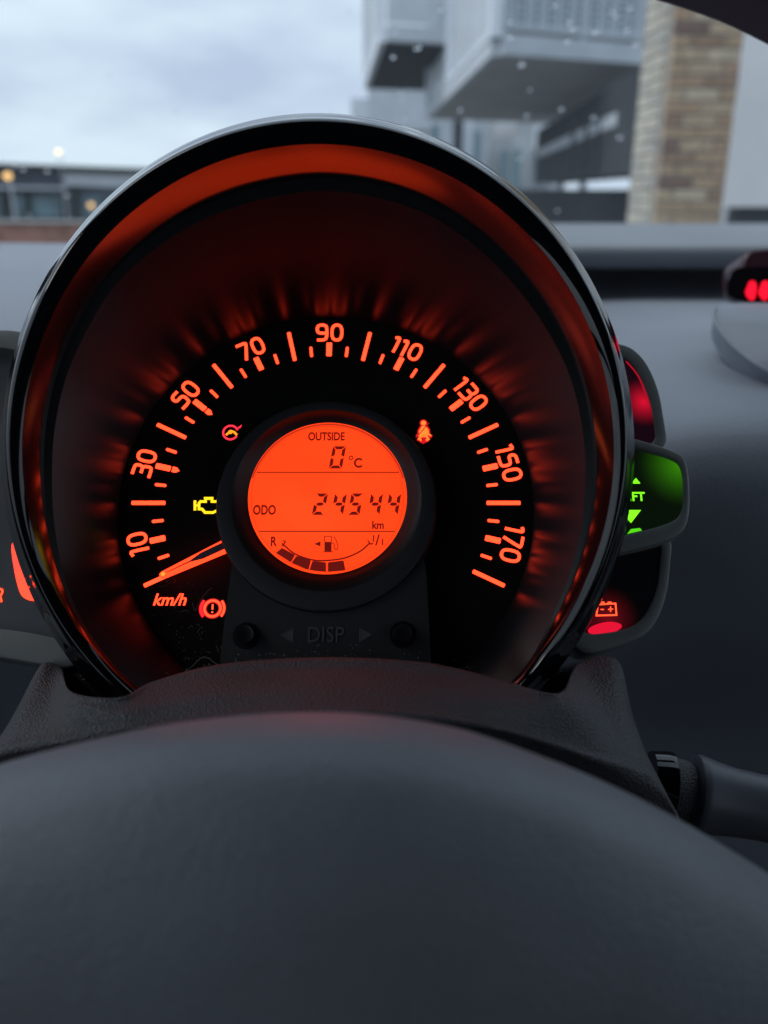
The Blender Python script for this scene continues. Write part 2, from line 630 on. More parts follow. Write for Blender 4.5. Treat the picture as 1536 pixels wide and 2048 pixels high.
# ------------------------------------------------------------------ DASHBOARD
# profile rows per column: (photo x, [(photo y, distance), ...])
dash = thing('dashboard', 'grey grained plastic dashboard sweeping behind the round speedometer', 'dashboard', at(1400, 900, 0.36))
def dash_surface():
    colsdef = [
        (-420, [(520, 1.05), (487, 0.92), (505, 0.80), (540, 0.68), (600, 0.56), (700, 0.47), (850, 0.41), (1000, 0.385), (1250, 0.43), (1600, 0.56), (2300, 0.70)]),
        (60,   [(510, 1.05), (486, 0.92), (505, 0.80), (540, 0.68), (600, 0.56), (700, 0.47), (850, 0.41), (1000, 0.385), (1250, 0.43), (1600, 0.56), (2300, 0.70)]),
        (560,  [(520, 1.05), (500, 0.92), (512, 0.80), (545, 0.68), (600, 0.58), (700, 0.48), (850, 0.41), (1000, 0.38), (1250, 0.43), (1600, 0.56), (2300, 0.70)]),
        (1090, [(530, 0.92), (535, 0.86), (545, 0.80), (568, 0.74), (598, 0.66), (650, 0.55), (790, 0.42), (960, 0.37), (1250, 0.415), (1600, 0.56), (2300, 0.70)]),
        (1300, [(530, 0.92), (535, 0.86), (545, 0.80), (568, 0.74), (598, 0.66), (650, 0.55), (780, 0.42), (930, 0.365), (1250, 0.41), (1600, 0.56), (2300, 0.70)]),
        (1480, [(530, 0.92), (535, 0.86), (545, 0.80), (568, 0.74), (598, 0.66), (650, 0.55), (770, 0.42), (910, 0.36), (1250, 0.405), (1600, 0.56), (2300, 0.70)]),
        (1900, [(530, 0.92), (535, 0.86), (545, 0.80), (568, 0.74), (598, 0.66), (650, 0.55), (770, 0.42), (910, 0.36), (1250, 0.405), (1600, 0.56), (2300, 0.70)]),
    ]
    rows = [[at(x, prof[i][0], prof[i][1]) for x, prof in colsdef] for i in range(len(colsdef[0][1]))]
    return loft(rows, 8, 6)
v, f = dash_surface()
obj('dash_panel', v, f, M['dash'], dash, sharp=80)
# upper ledge next to the windscreen
rowsl = []
for py, d in ((528, 0.655), (512, 0.645), (503, 0.642), (499, 0.65), (490, 0.70), (470, 0.90), (455, 1.22), (452, 1.35)):
    rowsl.append([at(x, py, d) for x in (330, 1000, 1150, 1350, 1600, 2000)])
v, f = loft(rowsl, 4, 4)
o = obj('dash_ledge', v, f, M['ledge'], dash, sharp=80)
sm = o.modifiers.new('thickness', 'SOLIDIFY'); sm.thickness = 0.004; sm.offset = 1 

# ------------------------------------------------------------------ INSTRUMENT CLUSTER
clu = thing('instrument_cluster', 'round orange backlit speedometer in a glossy black ring', 'speedometer', P0)
NR = 224
def ellipse_px(cx, cy, a, b):
    def fn(th):      # th from the top, clockwise, about (640, 900)
        dx, dy = sin(th), -cos(th)
        ox, oy = 640 - cx, 900 - cy
        A_ = (dx / a) ** 2 + (dy / b) ** 2
        B_ = 2 * (ox * dx / a ** 2 + oy * dy / b ** 2)
        C_ = (ox / a) ** 2 + (oy / b) ** 2 - 1
        return (-B_ + sqrt(B_ * B_ - 4 * A_ * C_)) / (2 * A_)
    return fn
def table_px(pts):
    tb = []
    for x, y in pts:
        th = atan2(x - 640, 900 - y) % (2 * pi)
        tb.append((th, math.hypot(x - 640, y - 900)))
    tb.sort()
    n = len(tb)
    def fn(th):
        th %= 2 * pi
        k = 0
        while k < n and tb[k][0] <= th: k += 1
        i1, i2 = (k - 1) % n, k % n
        i0, i3 = (i1 - 1) % n, (i2 + 1) % n
        t1, t2 = tb[i1][0], tb[i2][0]
        span = (t2 - t1) % (2 * pi) or 2 * pi
        t = ((th - t1) % (2 * pi)) / span
        s0 = (t1 - tb[i0][0]) % (2 * pi)
        s3 = (tb[i3][0] - t2) % (2 * pi)
        m1 = (tb[i2][1] - tb[i0][1]) / (span + s0) * span
        m2 = (tb[i3][1] - tb[i1][1]) / (span + s3) * span
        return ((2 * t ** 3 - 3 * t * t + 1) * tb[i1][1] + (t ** 3 - 2 * t * t + t) * m1 + (-2 * t ** 3 + 3 * t * t) * tb[i2][1] + (t ** 3 - t * t) * m2)
    return fn
rA = table_px([(638, 382), (740, 392), (856, 430), (940, 484), (1020, 560), (1088, 650), (1135, 740), (1162, 840), (1171, 930), (1166, 1030), (1146, 1125), (1108, 1225), (1036, 1350),
               (900, 1440), (640, 1490), (390, 1440), (256, 1358), (203, 1300), (160, 1233), (128, 1150), (109, 1050), (104, 950), (112, 840), (134, 750), (170, 668), (228, 574), (319, 492), (433, 428), (547, 394)])
rC = ellipse_px(636, 900, 592, 612)
rO = ellipse_px(635, 900, 634, 674)
def wA(th): return 200 + 100 * cos(th) - 24 * max(0, cos(th - radians(238))) ** 2
def ringpts(rf, wf):
    o = []
    for i in range(NR):
        th = 2 * pi * i / NR
        rr = rf(th)
        ww = wf(th)
        u_, v_ = uv(640 + rr * sin(th), 900 - rr * cos(th), ww)
        o.append(Vector((u_, v_, ww)))
    return o
RA = ringpts(rA, wA)
RB = ringpts(lambda t: rA(t) + 0.28 * max(6, rC(t) - rA(t)), lambda t: wA(t) + 4)
FLARE = [(0, 10), (22, 11), (45, 15), (62, 18.5), (76, 21), (84, 20), (94, 15), (112, 20), (135, 26), (158, 29), (180, 29), (202, 27), (225, 22), (248, 16.5), (270, 11.5), (292, 7.5), (306, 7), (318, 8.5), (335, 9.5), (360, 10)]
def flare(th):                      # flare of the inner wall, degrees, by clock angle
    d = math.degrees(th) % 360
    for (a, x), (b, y) in zip(FLARE, FLARE[1:]):
        if a <= d <= b: return x + (y - x) * (d - a) / (b - a)
def solve_wc(i, th):
    b = RB[i]
    rb = math.hypot(b.x, b.y)
    rr = max(rC(th), rA(th) + 8)
    px, py = 640 + rr * sin(th), 900 - rr * cos(th)
    lo, hi = 12.0, 66 + 90 * max(0, min(1, 1.3 * (0.62 + cos(th))))
    for _ in range(30):
        m_ = (lo + hi) / 2
        u_, v_ = uv(px, py, b.z + m_)
        if math.hypot(u_, v_) - rb > math.tan(radians(flare(th))) * m_: lo = m_
        else: hi = m_
    return b.z + lo
WC = [solve_wc(i, 2 * pi * i / NR) for i in range(NR)]
for _ in range(14):
    WC = [(WC[i - 1] + 2 * WC[i] + WC[(i + 1) % NR]) / 4 for i in range(NR)]
def wC_(th): return WC[int(round(th / (2 * pi) * NR)) % NR]
RC = ringpts(lambda t: max(rC(t), rA(t) + 8), wC_)
RO = ringpts(rO, lambda t: wC_(t) - 62)
# the dial edge is a circle in the dial plane, matched to the same clock angles
RD = []
for i in range(NR):
    th = 2 * pi * i / NR
    a = RA[i]
    an = atan2(a.x, a.y + 0)
    RD.append(Vector((415 * sin(an), 415 * cos(an), 0)))
def lw(a, b, t): return a * (1 - t) + b * t
def toW(loop): return [L(*p) for p in loop]
# reflector: slightly convex flared wall
loops = []
for k in range(13):
    t = k / 12
    loops.append(toW([Vector((d.x + (a.x - d.x) * t ** 1.6, d.y + (a.y - d.y) * t ** 1.6, a.z * t)) for d, a in zip(RD, RA)]))
v, f = rings(loops)
PI_ = PODU.inverted()
rme = mesh('reflector_ring', [PI_ @ p for p in v], f, M['satin'])
fixnormals(rme)
link('reflector_ring', rme, clu, PODU)
# flange between reflector and bezel wall
v, f = rings([toW([lw(a, b, t) for a, b in zip(RA, RB)]) for t in (0.0, 0.5, 1)])
obj('lens_flange', v, f, M['hoodblack'], clu)
# inner bezel wall
v, f = rings([toW([lw(b, c, t) + Vector((0, 0, 3 * sin(pi * t))) for b, c in zip(RB, RC)]) for t in [k / 8 for k in range(9)]])
obj('bezel_wall', v, f, M['wallgloss'], clu, sharp=80)
# rounded outer lip, then back over the outside
loops = []
for k in range(19):
    t = k / 18
    # quarter-round front that rolls over into a sloping outer shoulder
    e = 0.5 - 0.5 * cos(pi * t)
    lift = 62 * e + 11 * sin(pi * min(1, e * 1.6)) - 62 * (max(0, e - 0.32) / 0.68) ** 1.25
    loops.append([lw(c, o_, e) + Vector((0, 0, lift)) for c, o_ in zip(RC, RO)])
cen = Vector((0, 40, 0))
last = loops[-1]
for dr, dw in ((1.5, -6), (1, -16), (-3, -34), (-8, -70), (-14, -130)):
    lp = []
    for p in last:
        h = Vector((p.x, p.y - 40, 0)).normalized()
        lp.append(p + h * dr + Vector((0, 0, dw)))
    loops.append(lp)
v, f = rings([toW(l) for l in loops])
obj('bezel', v, f, M['gloss'], clu, sharp=80)

# dial plate
fl = Flat()
fl.poly([(418 * sin(2 * pi * i / 96), 418 * cos(2 * pi * i / 96)) for i in range(96)][::-1], 0, 6)
fl.build('dial_face', M['dial'], clu)

# scale marks: 0 at 205.7 deg ... 180 at -25.7 deg
def ang(kmh): return radians(205.714 - kmh * 257.143 / 200.0 * 1.0) if False else radians(205.714 - kmh * 231.43 / 180.0)
def tickmesh(name, r0, r1, wd, tip=False):
    fl = Flat()
    hw = wd / 2
    c = min(1.5, hw * 0.5)
    if tip:
        fl.poly([(r0 + 1, -hw), (r1 - c, -hw), (r1, -hw + c), (r1, hw - c), (r1 - c, hw), (r0 + 1, hw)], 1.5, 1.5)
    else:
        fl.poly([(r0 + c, -hw), (r1 - c, -hw), (r1, -hw + c), (r1, hw - c), (r1 - c, hw), (r0 + c, hw), (r0, hw - c), (r0, -hw + c)], 1.5, 1.5)
    return mesh(name, fl.v, fl.f, M['orange'], False)
mlong = tickmesh('long_mark', 321, 389, 8.0)
mmid = tickmesh('numeral_mark', 324, 355, 11.5)
mshort = tickmesh('short_mark', 324, 347, 6.0)
for k in range(37):
    kmh = 5 * k
    if kmh % 20 == 0: me, nm = mlong, 'long_mark'
    elif kmh % 10 == 0: me, nm = mmid, 'numeral_mark'
    else: me, nm = mshort, 'short_mark'
    link(nm, me, clu, PODU @ Matrix.Rotation(ang(kmh), 4, 'Z'))
fl = Flat(); fl.poly([(305, 0), (312, -5.5), (320.5, -5.5), (320.5, 5.5), (312, 5.5)], 1.5, 1.5)
mtip = mesh('limit_pointer', fl.v, fl.f, M['orange'], False)
for kmh in (30, 50):
    link('limit_pointer', mtip, clu, PODU @ Matrix.Rotation(ang(kmh), 4, 'Z'))

GL = {
    '0': (0.64, [([(0.07, 0.25), (0.07, 0.75), (0.20, 0.93), (0.44, 0.93), (0.57, 0.75), (0.57, 0.25), (0.44, 0.07), (0.20, 0.07)], True)]),
    '1': (0.34, [([(0.0, 0.80), (0.21, 0.90), (0.235, 0.72), (0.235, 0.0)], False)]),
    '3': (0.60, [([(0.02, 0.93), (0.44, 0.93), (0.535, 0.86), (0.535, 0.62), (0.46, 0.52), (0.535, 0.42), (0.535, 0.14), (0.44, 0.07), (0.0, 0.07)], False), ([(0.16, 0.52), (0.46, 0.52)], False)]),
    '5': (0.62, [([(0.54, 0.93), (0.09, 0.93), (0.08, 0.57), (0.42, 0.59), (0.55, 0.52), (0.55, 0.16), (0.44, 0.07), (0.0, 0.07)], False)]),
    '7': (0.58, [([(0.0, 0.93), (0.52, 0.93), (0.50, 0.78), (0.20, 0.0)], False)]),
    '9': (0.64, [([(0.50, 0.46), (0.20, 0.46), (0.08, 0.56), (0.08, 0.83), (0.20, 0.93), (0.45, 0.93), (0.57, 0.82), (0.57, 0.20), (0.45, 0.07), (0.08, 0.07)], False)]),
}
H = 41.0
for kmh in range(10, 171, 20):
    s_ = str(kmh)
    gap = 0.12
    wid = sum(GL[c][0] for c in s_) + gap * (len(s_) - 1)
    xx = -wid / 2
    fl = Flat()
    for c in s_:
        for pl, closed in GL[c][1]:
            pp = chaikin([((xx + p[0]) * H * 1.02, (p[1] - 0.5) * H) for p in pl], 2, closed)
            fl.strip(pp, 0.148 * H, closed, 1.5, 1.5)
        xx += GL[c][0] + gap
    a = ang(kmh)
    me = mesh('numeral', fl.v, fl.f, M['orange'], False)
    link('numeral', me, clu, PODU @ Matrix.Rotation(a - pi / 2, 4, 'Z') @ Matrix.Translation((0, 379, 0)))

def P(px, py, w_=1.5): return uv(px, py, w_)
c = P(340, 1199)
text_flat('km/h', 24, M['orange'], 'unit_lettering', clu, c, 1.5, 0.98, shear=0.25, bold=0.02)

# --- display hood, screen
HC = uv(652, 1004, 60)
hr = 212
def circ(cx, cy, r, w_, n=128): return [L(cx + r * cos(2 * pi * k / n), cy + r * sin(2 * pi * k / n), w_) for k in range(n)]
SC = uv(655, 993, 34)
hood = [circ(HC[0], HC[1], hr + 4, 0), circ(HC[0], HC[1], hr + 1, 52), circ(HC[0], HC[1], hr - 1, 58), circ(HC[0], HC[1], hr - 5, 60), circ(HC[0] * .5 + SC[0] * .5, HC[1] * .5 + SC[1] * .5, 184, 57)]
v, f = rings(hood)
hoodo = obj('display_hood', v, f, M['hood'], clu, sharp=40)
v, f = rings([circ(HC[0] * .5 + SC[0] * .5, HC[1] * .5 + SC[1] * .5, 184, 57), circ(SC[0], SC[1] + 1, 174, 52), circ(SC[0], SC[1], 162, 36), circ(SC[0], SC[1], 156, 33)])
obj('hood_bore', v, f, M['hoodblack'], hoodo, sharp=50)
SW = 34.0
RS = 156.0
scr = Flat()
scr.disc(SC[0], SC[1], RS, 128, SW)
screen = scr.build('display_screen', M['lcd'], clu)
def SPT(px, py): return uv(px, py, SW)
fl = Flat(); fl.ring(SC[0], SC[1] - 2, RS - 2, 3.6, 15, 165, 60, w_=SW + 0.6)
fl.build('screen_rim', M['lcdrim'], screen)
fl = Flat(); fl.ring(SC[0], SC[1] - 1, RS - 6.5, 0.9, 0, 360, 96, w_=SW + 0.7)
fl.build('outline', M['ink2'], screen)
W1 = SW + 0.9
def chord(py):
    y = SPT(655, py)[1]
    h = sqrt(max(0, (RS - 7) ** 2 - (y - SC[1]) ** 2))
    return [(SC[0] - h, y), (SC[0] + h, y)]
for py in (945, 1063):
    fl = Flat(); fl.strip(chord(py), 2.0, False, W1)
    fl.build('divider_line', M['ink'], screen)
text_flat('OUTSIDE', 18.5, M['ink'], 'caption', screen, SPT(653, 873), W1, 0.74, bold=0.03)
text_flat('ODO', 20.5, M['ink'], 'caption', screen, SPT(529, 1020), W1, 0.70, bold=0.03)
text_flat('km', 16.5, M['ink'], 'caption', screen, SPT(756, 1050), W1, 0.86, bold=0.03)
text_flat('R', 19.5, M['ink'], 'caption', screen, SPT(548, 1083), W1, 0.74, bold=0.03)
text_flat('1', 13, M['ink'], 'caption', screen, SPT(747, 1077), W1, 0.85, bold=0.03)
text_flat('/', 22, M['ink'], 'caption', screen, SPT(755, 1080), W1, 1.0, bold=0.015)
text_flat('1', 13, M['ink'], 'caption', screen, SPT(765, 1084), W1, 0.85, bold=0.03)
text_flat('C', 21, M['ink'], 'caption', screen, SPT(716, 926), W1, 0.88, bold=0.03)
c = SPT(702, 916); fl = Flat(); fl.ring(c[0], c[1], 3.6, 2.0, w_=W1); fl.build('degree_sign', M['ink'], screen)

SEG = {'0': 'abcdef', '2': 'abged', '4': 'fgbc', '5': 'afgcd'}
def seven(ch, cx, cy, wd, ht, th, slant):
    fl = Flat()
    g = 1.1
    hw, hh = wd / 2, ht / 2
    def sk(p): return (cx + p[0] + slant * p[1], cy + p[1])
    t = th
    shapes = {
        'a': [(-hw + g, hh), (hw - g, hh), (hw - t - g, hh - t), (-hw + t + g, hh - t)],
        'd': [(-hw + g, -hh), (hw - g, -hh), (hw - t - g, -hh + t), (-hw + t + g, -hh + t)],
        'g': [(-hw + g + t * .4, 0), (-hw + t + g, t / 2), (hw - t - g, t / 2), (hw - g - t * .4, 0), (hw - t - g, -t / 2), (-hw + t + g, -t / 2)],
        'f': [(-hw, hh - g), (-hw + t, hh - t - g), (-hw + t, t / 2 + g), (-hw, g)],
        'b': [(hw, hh - g), (hw, g), (hw - t, t / 2 + g), (hw - t, hh - t - g)],
        'e': [(-hw, -g), (-hw + t, -t / 2 - g), (-hw + t, -hh + t + g), (-hw, -hh + g)],
        'c': [(hw, -g), (hw, -hh + g), (hw - t, -hh + t + g), (hw - t, -t / 2 - g)],
    }
    for s_ in SEG[ch]:
        fl.poly([sk(p) for p in shapes[s_]], W1)
    return fl.build('digit', M['ink'], screen)
c = SPT(675, 915); seven('0', c[0], c[1], 26, 47, 6.4, 0.17)
for ch, px in zip('24544', (640, 678, 711, 750.5, 787)):
    c = SPT(px, 1008.5)
    seven(ch, c[0], c[1], 23.5, 44, 6.8, 0.17)
# fuel gauge
arc = [(564, 1087), (590, 1108), (625, 1120), (656, 1121), (690, 1116), (720, 1103), (740, 1086)]
def q2(pts, n=6): return [tuple(p)[:2] for p in catmull([(a, b, 0) for a, b in pts], n)]
fl = Flat()
fl.strip([SPT(*p) for p in q2(arc)], 3.0, False, W1)
fl.strip([SPT(564, 1093), SPT(571, 1084), SPT(566, 1081)], 2.4, False, W1)
fl.strip([SPT(735, 1081), SPT(742, 1089), SPT(746, 1086)], 2.4, False, W1)
fl.build('gauge_arc', M['ink'], screen)
for q in ([(564, 1096), (590, 1110), (582, 1125), (552, 1106)], [(593, 1112), (622, 1121), (617, 1140), (583, 1126)], [(625, 1122), (652, 1125), (652, 1144), (619, 1140)], [(656, 1125), (687, 1121), (691, 1141), (656, 1144)]):
    fl = Flat(); fl.poly([SPT(*p) for p in chaikin(q, 1, True, 0.06)][::-1], W1)
    fl.build('gauge_block', M['ink'], screen)
fl = Flat()
fl.poly([SPT(*p) for p in ((649, 1084), (663, 1084), (663, 1103), (649, 1103))][::-1], W1)
fl.strip([SPT(*p) for p in ((649, 1084), (649, 1073), (663, 1073), (663, 1084))], 1.4, False, W1)
fl.strip([SPT(*p) for p in ((646, 1104), (667, 1104))], 1.6, False, W1)
fl.strip([SPT(*p) for p in q2([(663, 1086), (668, 1088), (669, 1097), (673, 1100), (676, 1094), (672, 1080), (667, 1073)], 4)], 1.5, False, W1)
fl.build('fuel_pump_symbol', M['ink'], screen)
fl = Flat(); fl.poly([SPT(*p) for p in ((628, 1088), (641, 1083), (641, 1093))][::-1], W1)
fl.build('filler_side_arrow', M['ink'], screen)

# --- lower panel with the two buttons
PW = 48
pan = [(440, 1322), (449, 1240), (462, 1140), (470, 1090), (520, 1120), (655, 1180), (790, 1120), (842, 1090), (852, 1140), (858, 1240), (862, 1330), (850, 1400), (440, 1400)]
pl = chaikin([uv(a, b, PW) for a, b in pan], 1, True, 0.12)
n = len(pl)
v = [L(a, b, PW) for a, b in pl] + [L(a, b, 0) for a, b in pl]
f = [tuple(range(n))] + [(i, (i + 1) % n, n + (i + 1) % n, n + i) for i in range(n)]
obj('button_panel', v, f, M['hood'], clu, smooth=False)
for px, py in ((489, 1268), (806, 1266)):
    c = uv(px, py, PW + 22)
    v, f = rings([circ(c[0], c[1], 25, PW, 40), circ(c[0], c[1], 24, PW + 4, 40), circ(c[0], c[1], 19, PW + 4, 40), circ(c[0], c[1], 18, PW + 18, 40), circ(c[0], c[1], 16, PW + 22, 40), circ(c[0], c[1], 12, PW + 21, 40)])
    f.append(tuple(range(len(v) - 40, len(v))))
    obj('push_button', v, f, M['button'], clu, sharp=30)
for tri in (((560, 1270), (586, 1257), (586, 1285)), ((745, 1269), (720, 1256), (720, 1284))):
    a, b, c_ = [uv(x, y, PW + 2) for x, y in tri]
    mx_ = ((a[0] + b[0] + c_[0]) / 3, (a[1] + b[1] + c_[1]) / 3)
    v, f = [], []
    for ww, k in ((PW, 1.12), (PW + 2.0, 0.92), (PW + 0.8, 0.78)):
        v += [L(mx_[0] + (p[0] - mx_[0]) * k, mx_[1] + (p[1] - mx_[1]) * k, ww) for p in (a, b, c_)]
    for r_ in (0, 3):
        for i in range(3):
            j = (i + 1) % 3
            f.append((r_ + i, r_ + j, r_ + 3 + j, r_ + 3 + i))
    f.append((6, 7, 8))
    obj('arrow_mark', v, f, M['emboss'], clu, smooth=False)
text_flat('DISP', 29, M['emboss'], 'button_lettering', clu, uv(652, 1269, PW + 1), PW + 0.2, 0.86, extrude=0.05)

# --- needle
na = atan2(uv(322, 1152, 26)[1], uv(322, 1152, 26)[0])
fl = Flat()
tipx = math.hypot(*uv(321, 1153, 26))
NM = PODU @ Matrix.Rotation(na, 4, 'Z')
v = [(150, 17, 22), (tipx - 6, 7, 22), (tipx, 3.5, 22), (tipx, -3.5, 22), (tipx - 6, -7, 22), (150, -17, 22)]
v += [(a, b * 0.82, 32) for a, b, c_ in v]
f = [(0, 1, 2, 3, 4, 5), (6, 11, 10, 9, 8, 7)] + [(i, 6 + i, 6 + (i + 1) % 6, (i + 1) % 6) for i in range(6)]
me = mesh('needle', v, f, M['needle'], False)
needle = link('needle', me, clu, NM)
fl = Flat()
fl.poly([(150, 7.5), (tipx - 88, 6.5), (tipx - 62, 1.2), (tipx - 62, -1.2), (tipx - 88, -6.5), (150, -7.5)][::-1], 32.6, 0)
fl.build('needle_ridge', M['needlemid'], needle, NM)
fl = Flat(); fl.poly([(tipx - 62, 1.4), (tipx - 14, 0.8), (tipx - 14, -0.8), (tipx - 62, -1.4)][::-1], 32.6)
fl.build('needle_groove', M['ink'], needle, NM)
fl = Flat(); fl.disc(tipx - 7, 0, 4, 16, 32.9)
fl.build('needle_tip_glow', emit('hot needle tip', (3, 0.42, 0.03)), needle, NM)

# --- warning lamps on the dial
def warn(px, py): return uv(px, py, 1.2)
def wp(*pts): return [warn(*p) for p in pts]
# steering
o = link('steering_warning_light', mesh('steering_warning_light', *(lambda fl: (fl.v, fl.f))(Flat().ring(*warn(461, 865), 15, 4.0, 20, 330, w_=1.2)), M['pink'], False), clu, PODU)
fl = Flat(); fl.strip(wp((452, 870), (458, 865), (462, 862), (468, 864), (474, 870)), 4.5, False, 1.4); fl.disc(*warn(461, 864), 4.5, 12, 1.6)
fl.build('wheel_hub_symbol', M['amber'], o)
fl = Flat(); fl.poly(wp((473, 857), (484, 849), (481, 856)), 1.2)
fl.build('arrow_symbol', M['pink'], o)
# seat belt
fl = Flat(); fl.disc(*warn(847, 846), 5.2, 16, 1.2)
fl.poly(wp((844, 852), (851, 852), (857, 860), (858, 870), (838, 870), (838, 862))[::-1], 1.2)
fl.strip(wp((835, 871), (841, 871), (848, 873), (857, 868), (862, 872)), 3.2, False, 1.5)
fl.strip(wp((843, 872), (838, 878), (843, 881)), 4, False, 1.6)
fl.strip(wp((852, 872), (857, 878), (852, 881)), 4, False, 1.7)
belt = fl.build('seat_belt_warning_light', emit('red amber symbol', (2.4, 0.30, 0.04)), clu)
fl = Flat(); fl.disc(*warn(847, 846), 8, 16, 0.5)
fl.poly(wp((842, 849), (853, 849), (860, 858), (861, 872), (835, 872), (835, 860))[::-1], 0.5)
fl.strip(wp((832, 871), (841, 873), (848, 876), (857, 870), (864, 873)), 7, False, 0.5)
fl.strip(wp((843, 874), (838, 879), (846, 884), (857, 879)), 7, False, 0.6)
fl.build('red_halo', M['dimred'], belt)  # red glow around the belt symbol, drawn as a wider emissive shape
fl = Flat(); fl.strip(wp((858, 846), (832, 876)), 2.2, False, 2.2)
fl.build('belt_strap_symbol', emit('dim red strap', (0.35, 0.01, 0.01)), belt)
# engine
fl = Flat()
fl.strip(wp((401, 1003), (411, 1003), (411, 997), (424, 997), (424, 1003), (432, 1003), (442, 1003), (442, 1020), (432, 1022), (426, 1025), (410, 1025), (404, 1018), (398, 1018), (398, 1006))[::-1], 5.4, True, 1.2)
fl.strip(wp((390, 1001), (390, 1021)), 5.4, False, 1.5)
fl.strip(wp((389, 1011), (398, 1011)), 4.0, False, 1.6)
fl.strip(wp((408, 996), (427, 996)), 4.0, False, 1.7)
fl.build('engine_warning_light', M['yellow'], clu)
# brake
bc = warn(425, 1217)
fl = Flat(); fl.ring(bc[0], bc[1], 15.5, 4.4, w_=1.2)
brake = fl.build('brake_warning_light', M['redhot'], clu)
fl = Flat(); fl.ring(bc[0], bc[1], 15.5, 8.5, w_=0.8); fl.ring(bc[0], bc[1], 22.5, 8, 136, 224, 16, w_=0.8); fl.ring(bc[0], bc[1], 22.5, 7, -42, 42, 16, w_=0.8)
fl.build('red_halo', M['dimred'], brake)  # red glow around the brake symbol, drawn as wider emissive rings
fl = Flat(); fl.ring(bc[0], bc[1], 22.5, 4.2, 138, 222, 16, w_=1.2)
fl.build('bracket_symbol', M['red'], brake)
fl = Flat(); fl.ring(bc[0], bc[1], 22.5, 4.2, -42, 42, 16, w_=1.2)
fl.build('bracket_symbol', M['redhot'], brake)
fl = Flat(); fl.strip([(bc[0], bc[1] + 8.5), (bc[0], bc[1] - 2)], 3.4, False, 1.2); fl.disc(bc[0], bc[1] - 7, 2, 10, 1.4)
fl.build('exclamation_mark', M['redhot'], brake)

# --- satellite displays
def framed(outer, inner, wf, wb, wrec, mframe, mpane, parent, name, it=3, pane_name='display_window'):
    O_ = [uv(a, b, wf) for a, b in chaikin(outer, it)]
    I_ = [uv(a, b, wf) for a, b in chaikin(inner, it)]
    n = len(O_)
    co_ = Vector((sum(p[0] for p in O_) / n, sum(p[1] for p in O_) / n, 0))
    def off(loop, k): 
        r = []
        for p in loop:
            d = Vector((p[0] - co_.x, p[1] - co_.y, 0)).normalized()
            r.append((p[0] + d.x * k, p[1] + d.y * k))
        return r
    def lp(l, ww): return [L(p[0], p[1], ww) for p in l]
    v, f = rings([lp(off(O_, 3), wb), lp(off(O_, 1), wf - 6), lp(off(O_, -1), wf - 1.5), lp(off(O_, -4), wf), lp(off(I_, 3), wf), lp(I_, wf - 1.5), lp(off(I_, -2), wrec - 3)])
    fr = obj(name, v, f, mframe, parent, sharp=50)
    pv = lp(off(I_, 1), wrec)
    pane = obj(pane_name, pv, [tuple(range(n))], mpane, parent, smooth=False)
    return fr, pane

sat = thing('shift_display', 'stacked red, green and black indicator displays on the right of the speedometer', 'display', L(620, 0, 0))
mred = radial_emit('red lit window', L(*uv(1288, 803, 10), 10), 0.0085, (0.6, 0.004, 0.025), (0.006, 0.001, 0.003))
# upper
framed([(1150, 690), (1243, 682), (1288, 712), (1318, 775), (1329, 840), (1338, 905), (1150, 905)],
       [(1160, 712), (1243, 710), (1277, 740), (1300, 795), (1309, 840), (1314, 899), (1160, 899)], 12, -60, 8, M['frame'], mred, sat, 'upper_frame')
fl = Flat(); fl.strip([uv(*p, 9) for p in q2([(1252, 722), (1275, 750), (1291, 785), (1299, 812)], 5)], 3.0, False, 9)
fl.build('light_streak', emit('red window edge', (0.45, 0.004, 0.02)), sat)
# lower
framed([(1130, 1060), (1346, 1060), (1342, 1130), (1334, 1195), (1306, 1262), (1250, 1290), (1130, 1322)],
       [(1140, 1070), (1326, 1070), (1322, 1130), (1313, 1190), (1285, 1243), (1240, 1264), (1140, 1272)], 12, -60, 8, M['frame'],
       radial_emit('dark red lower window', L(*uv(1215, 1235, 10), 10), 0.010, (0.12, 0.002, 0.006), (0.0, 0.0, 0.0), rough=0.3), sat, 'lower_frame')
# middle (green)
mgreen = radial_emit('green lit window', L(*uv(1362, 930, 30), 30), 0.0135, (0.03, 0.19, 0.002), (0.0015, 0.004, 0.0008))
framed([(1160, 850), (1270, 876), (1350, 900), (1378, 920), (1382, 1040), (1355, 1078), (1250, 1104), (1160, 1125)],
       [(1170, 872), (1270, 896), (1340, 914), (1368, 932), (1370, 1020), (1348, 1046), (1252, 1070), (1170, 1090)], 34, -60, 28, M['frame'], mgreen, sat, 'gear_frame')
mgl = M['green']
GW = 29.5
fl = Flat(); fl.poly([uv(*p, GW) for p in ((1262, 967), (1272, 956), (1281, 967))], GW); fl.build('up_arrow', mgl, sat)
fl = Flat(); fl.poly([uv(*p, GW) for p in ((1240, 1020), (1282, 1020), (1262, 1046))], GW); fl.build('down_arrow', mgl, sat)
text_flat('SHIFT', 19, mgl, 'gear_lettering', sat, uv(1290, 993, GW), GW, 0.95, align='RIGHT', bold=0.02)
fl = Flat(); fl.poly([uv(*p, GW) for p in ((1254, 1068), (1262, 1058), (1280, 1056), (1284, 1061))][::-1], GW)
fl.build('light_streak', emit('green spill', (0.10, 0.75, 0.01)), sat)
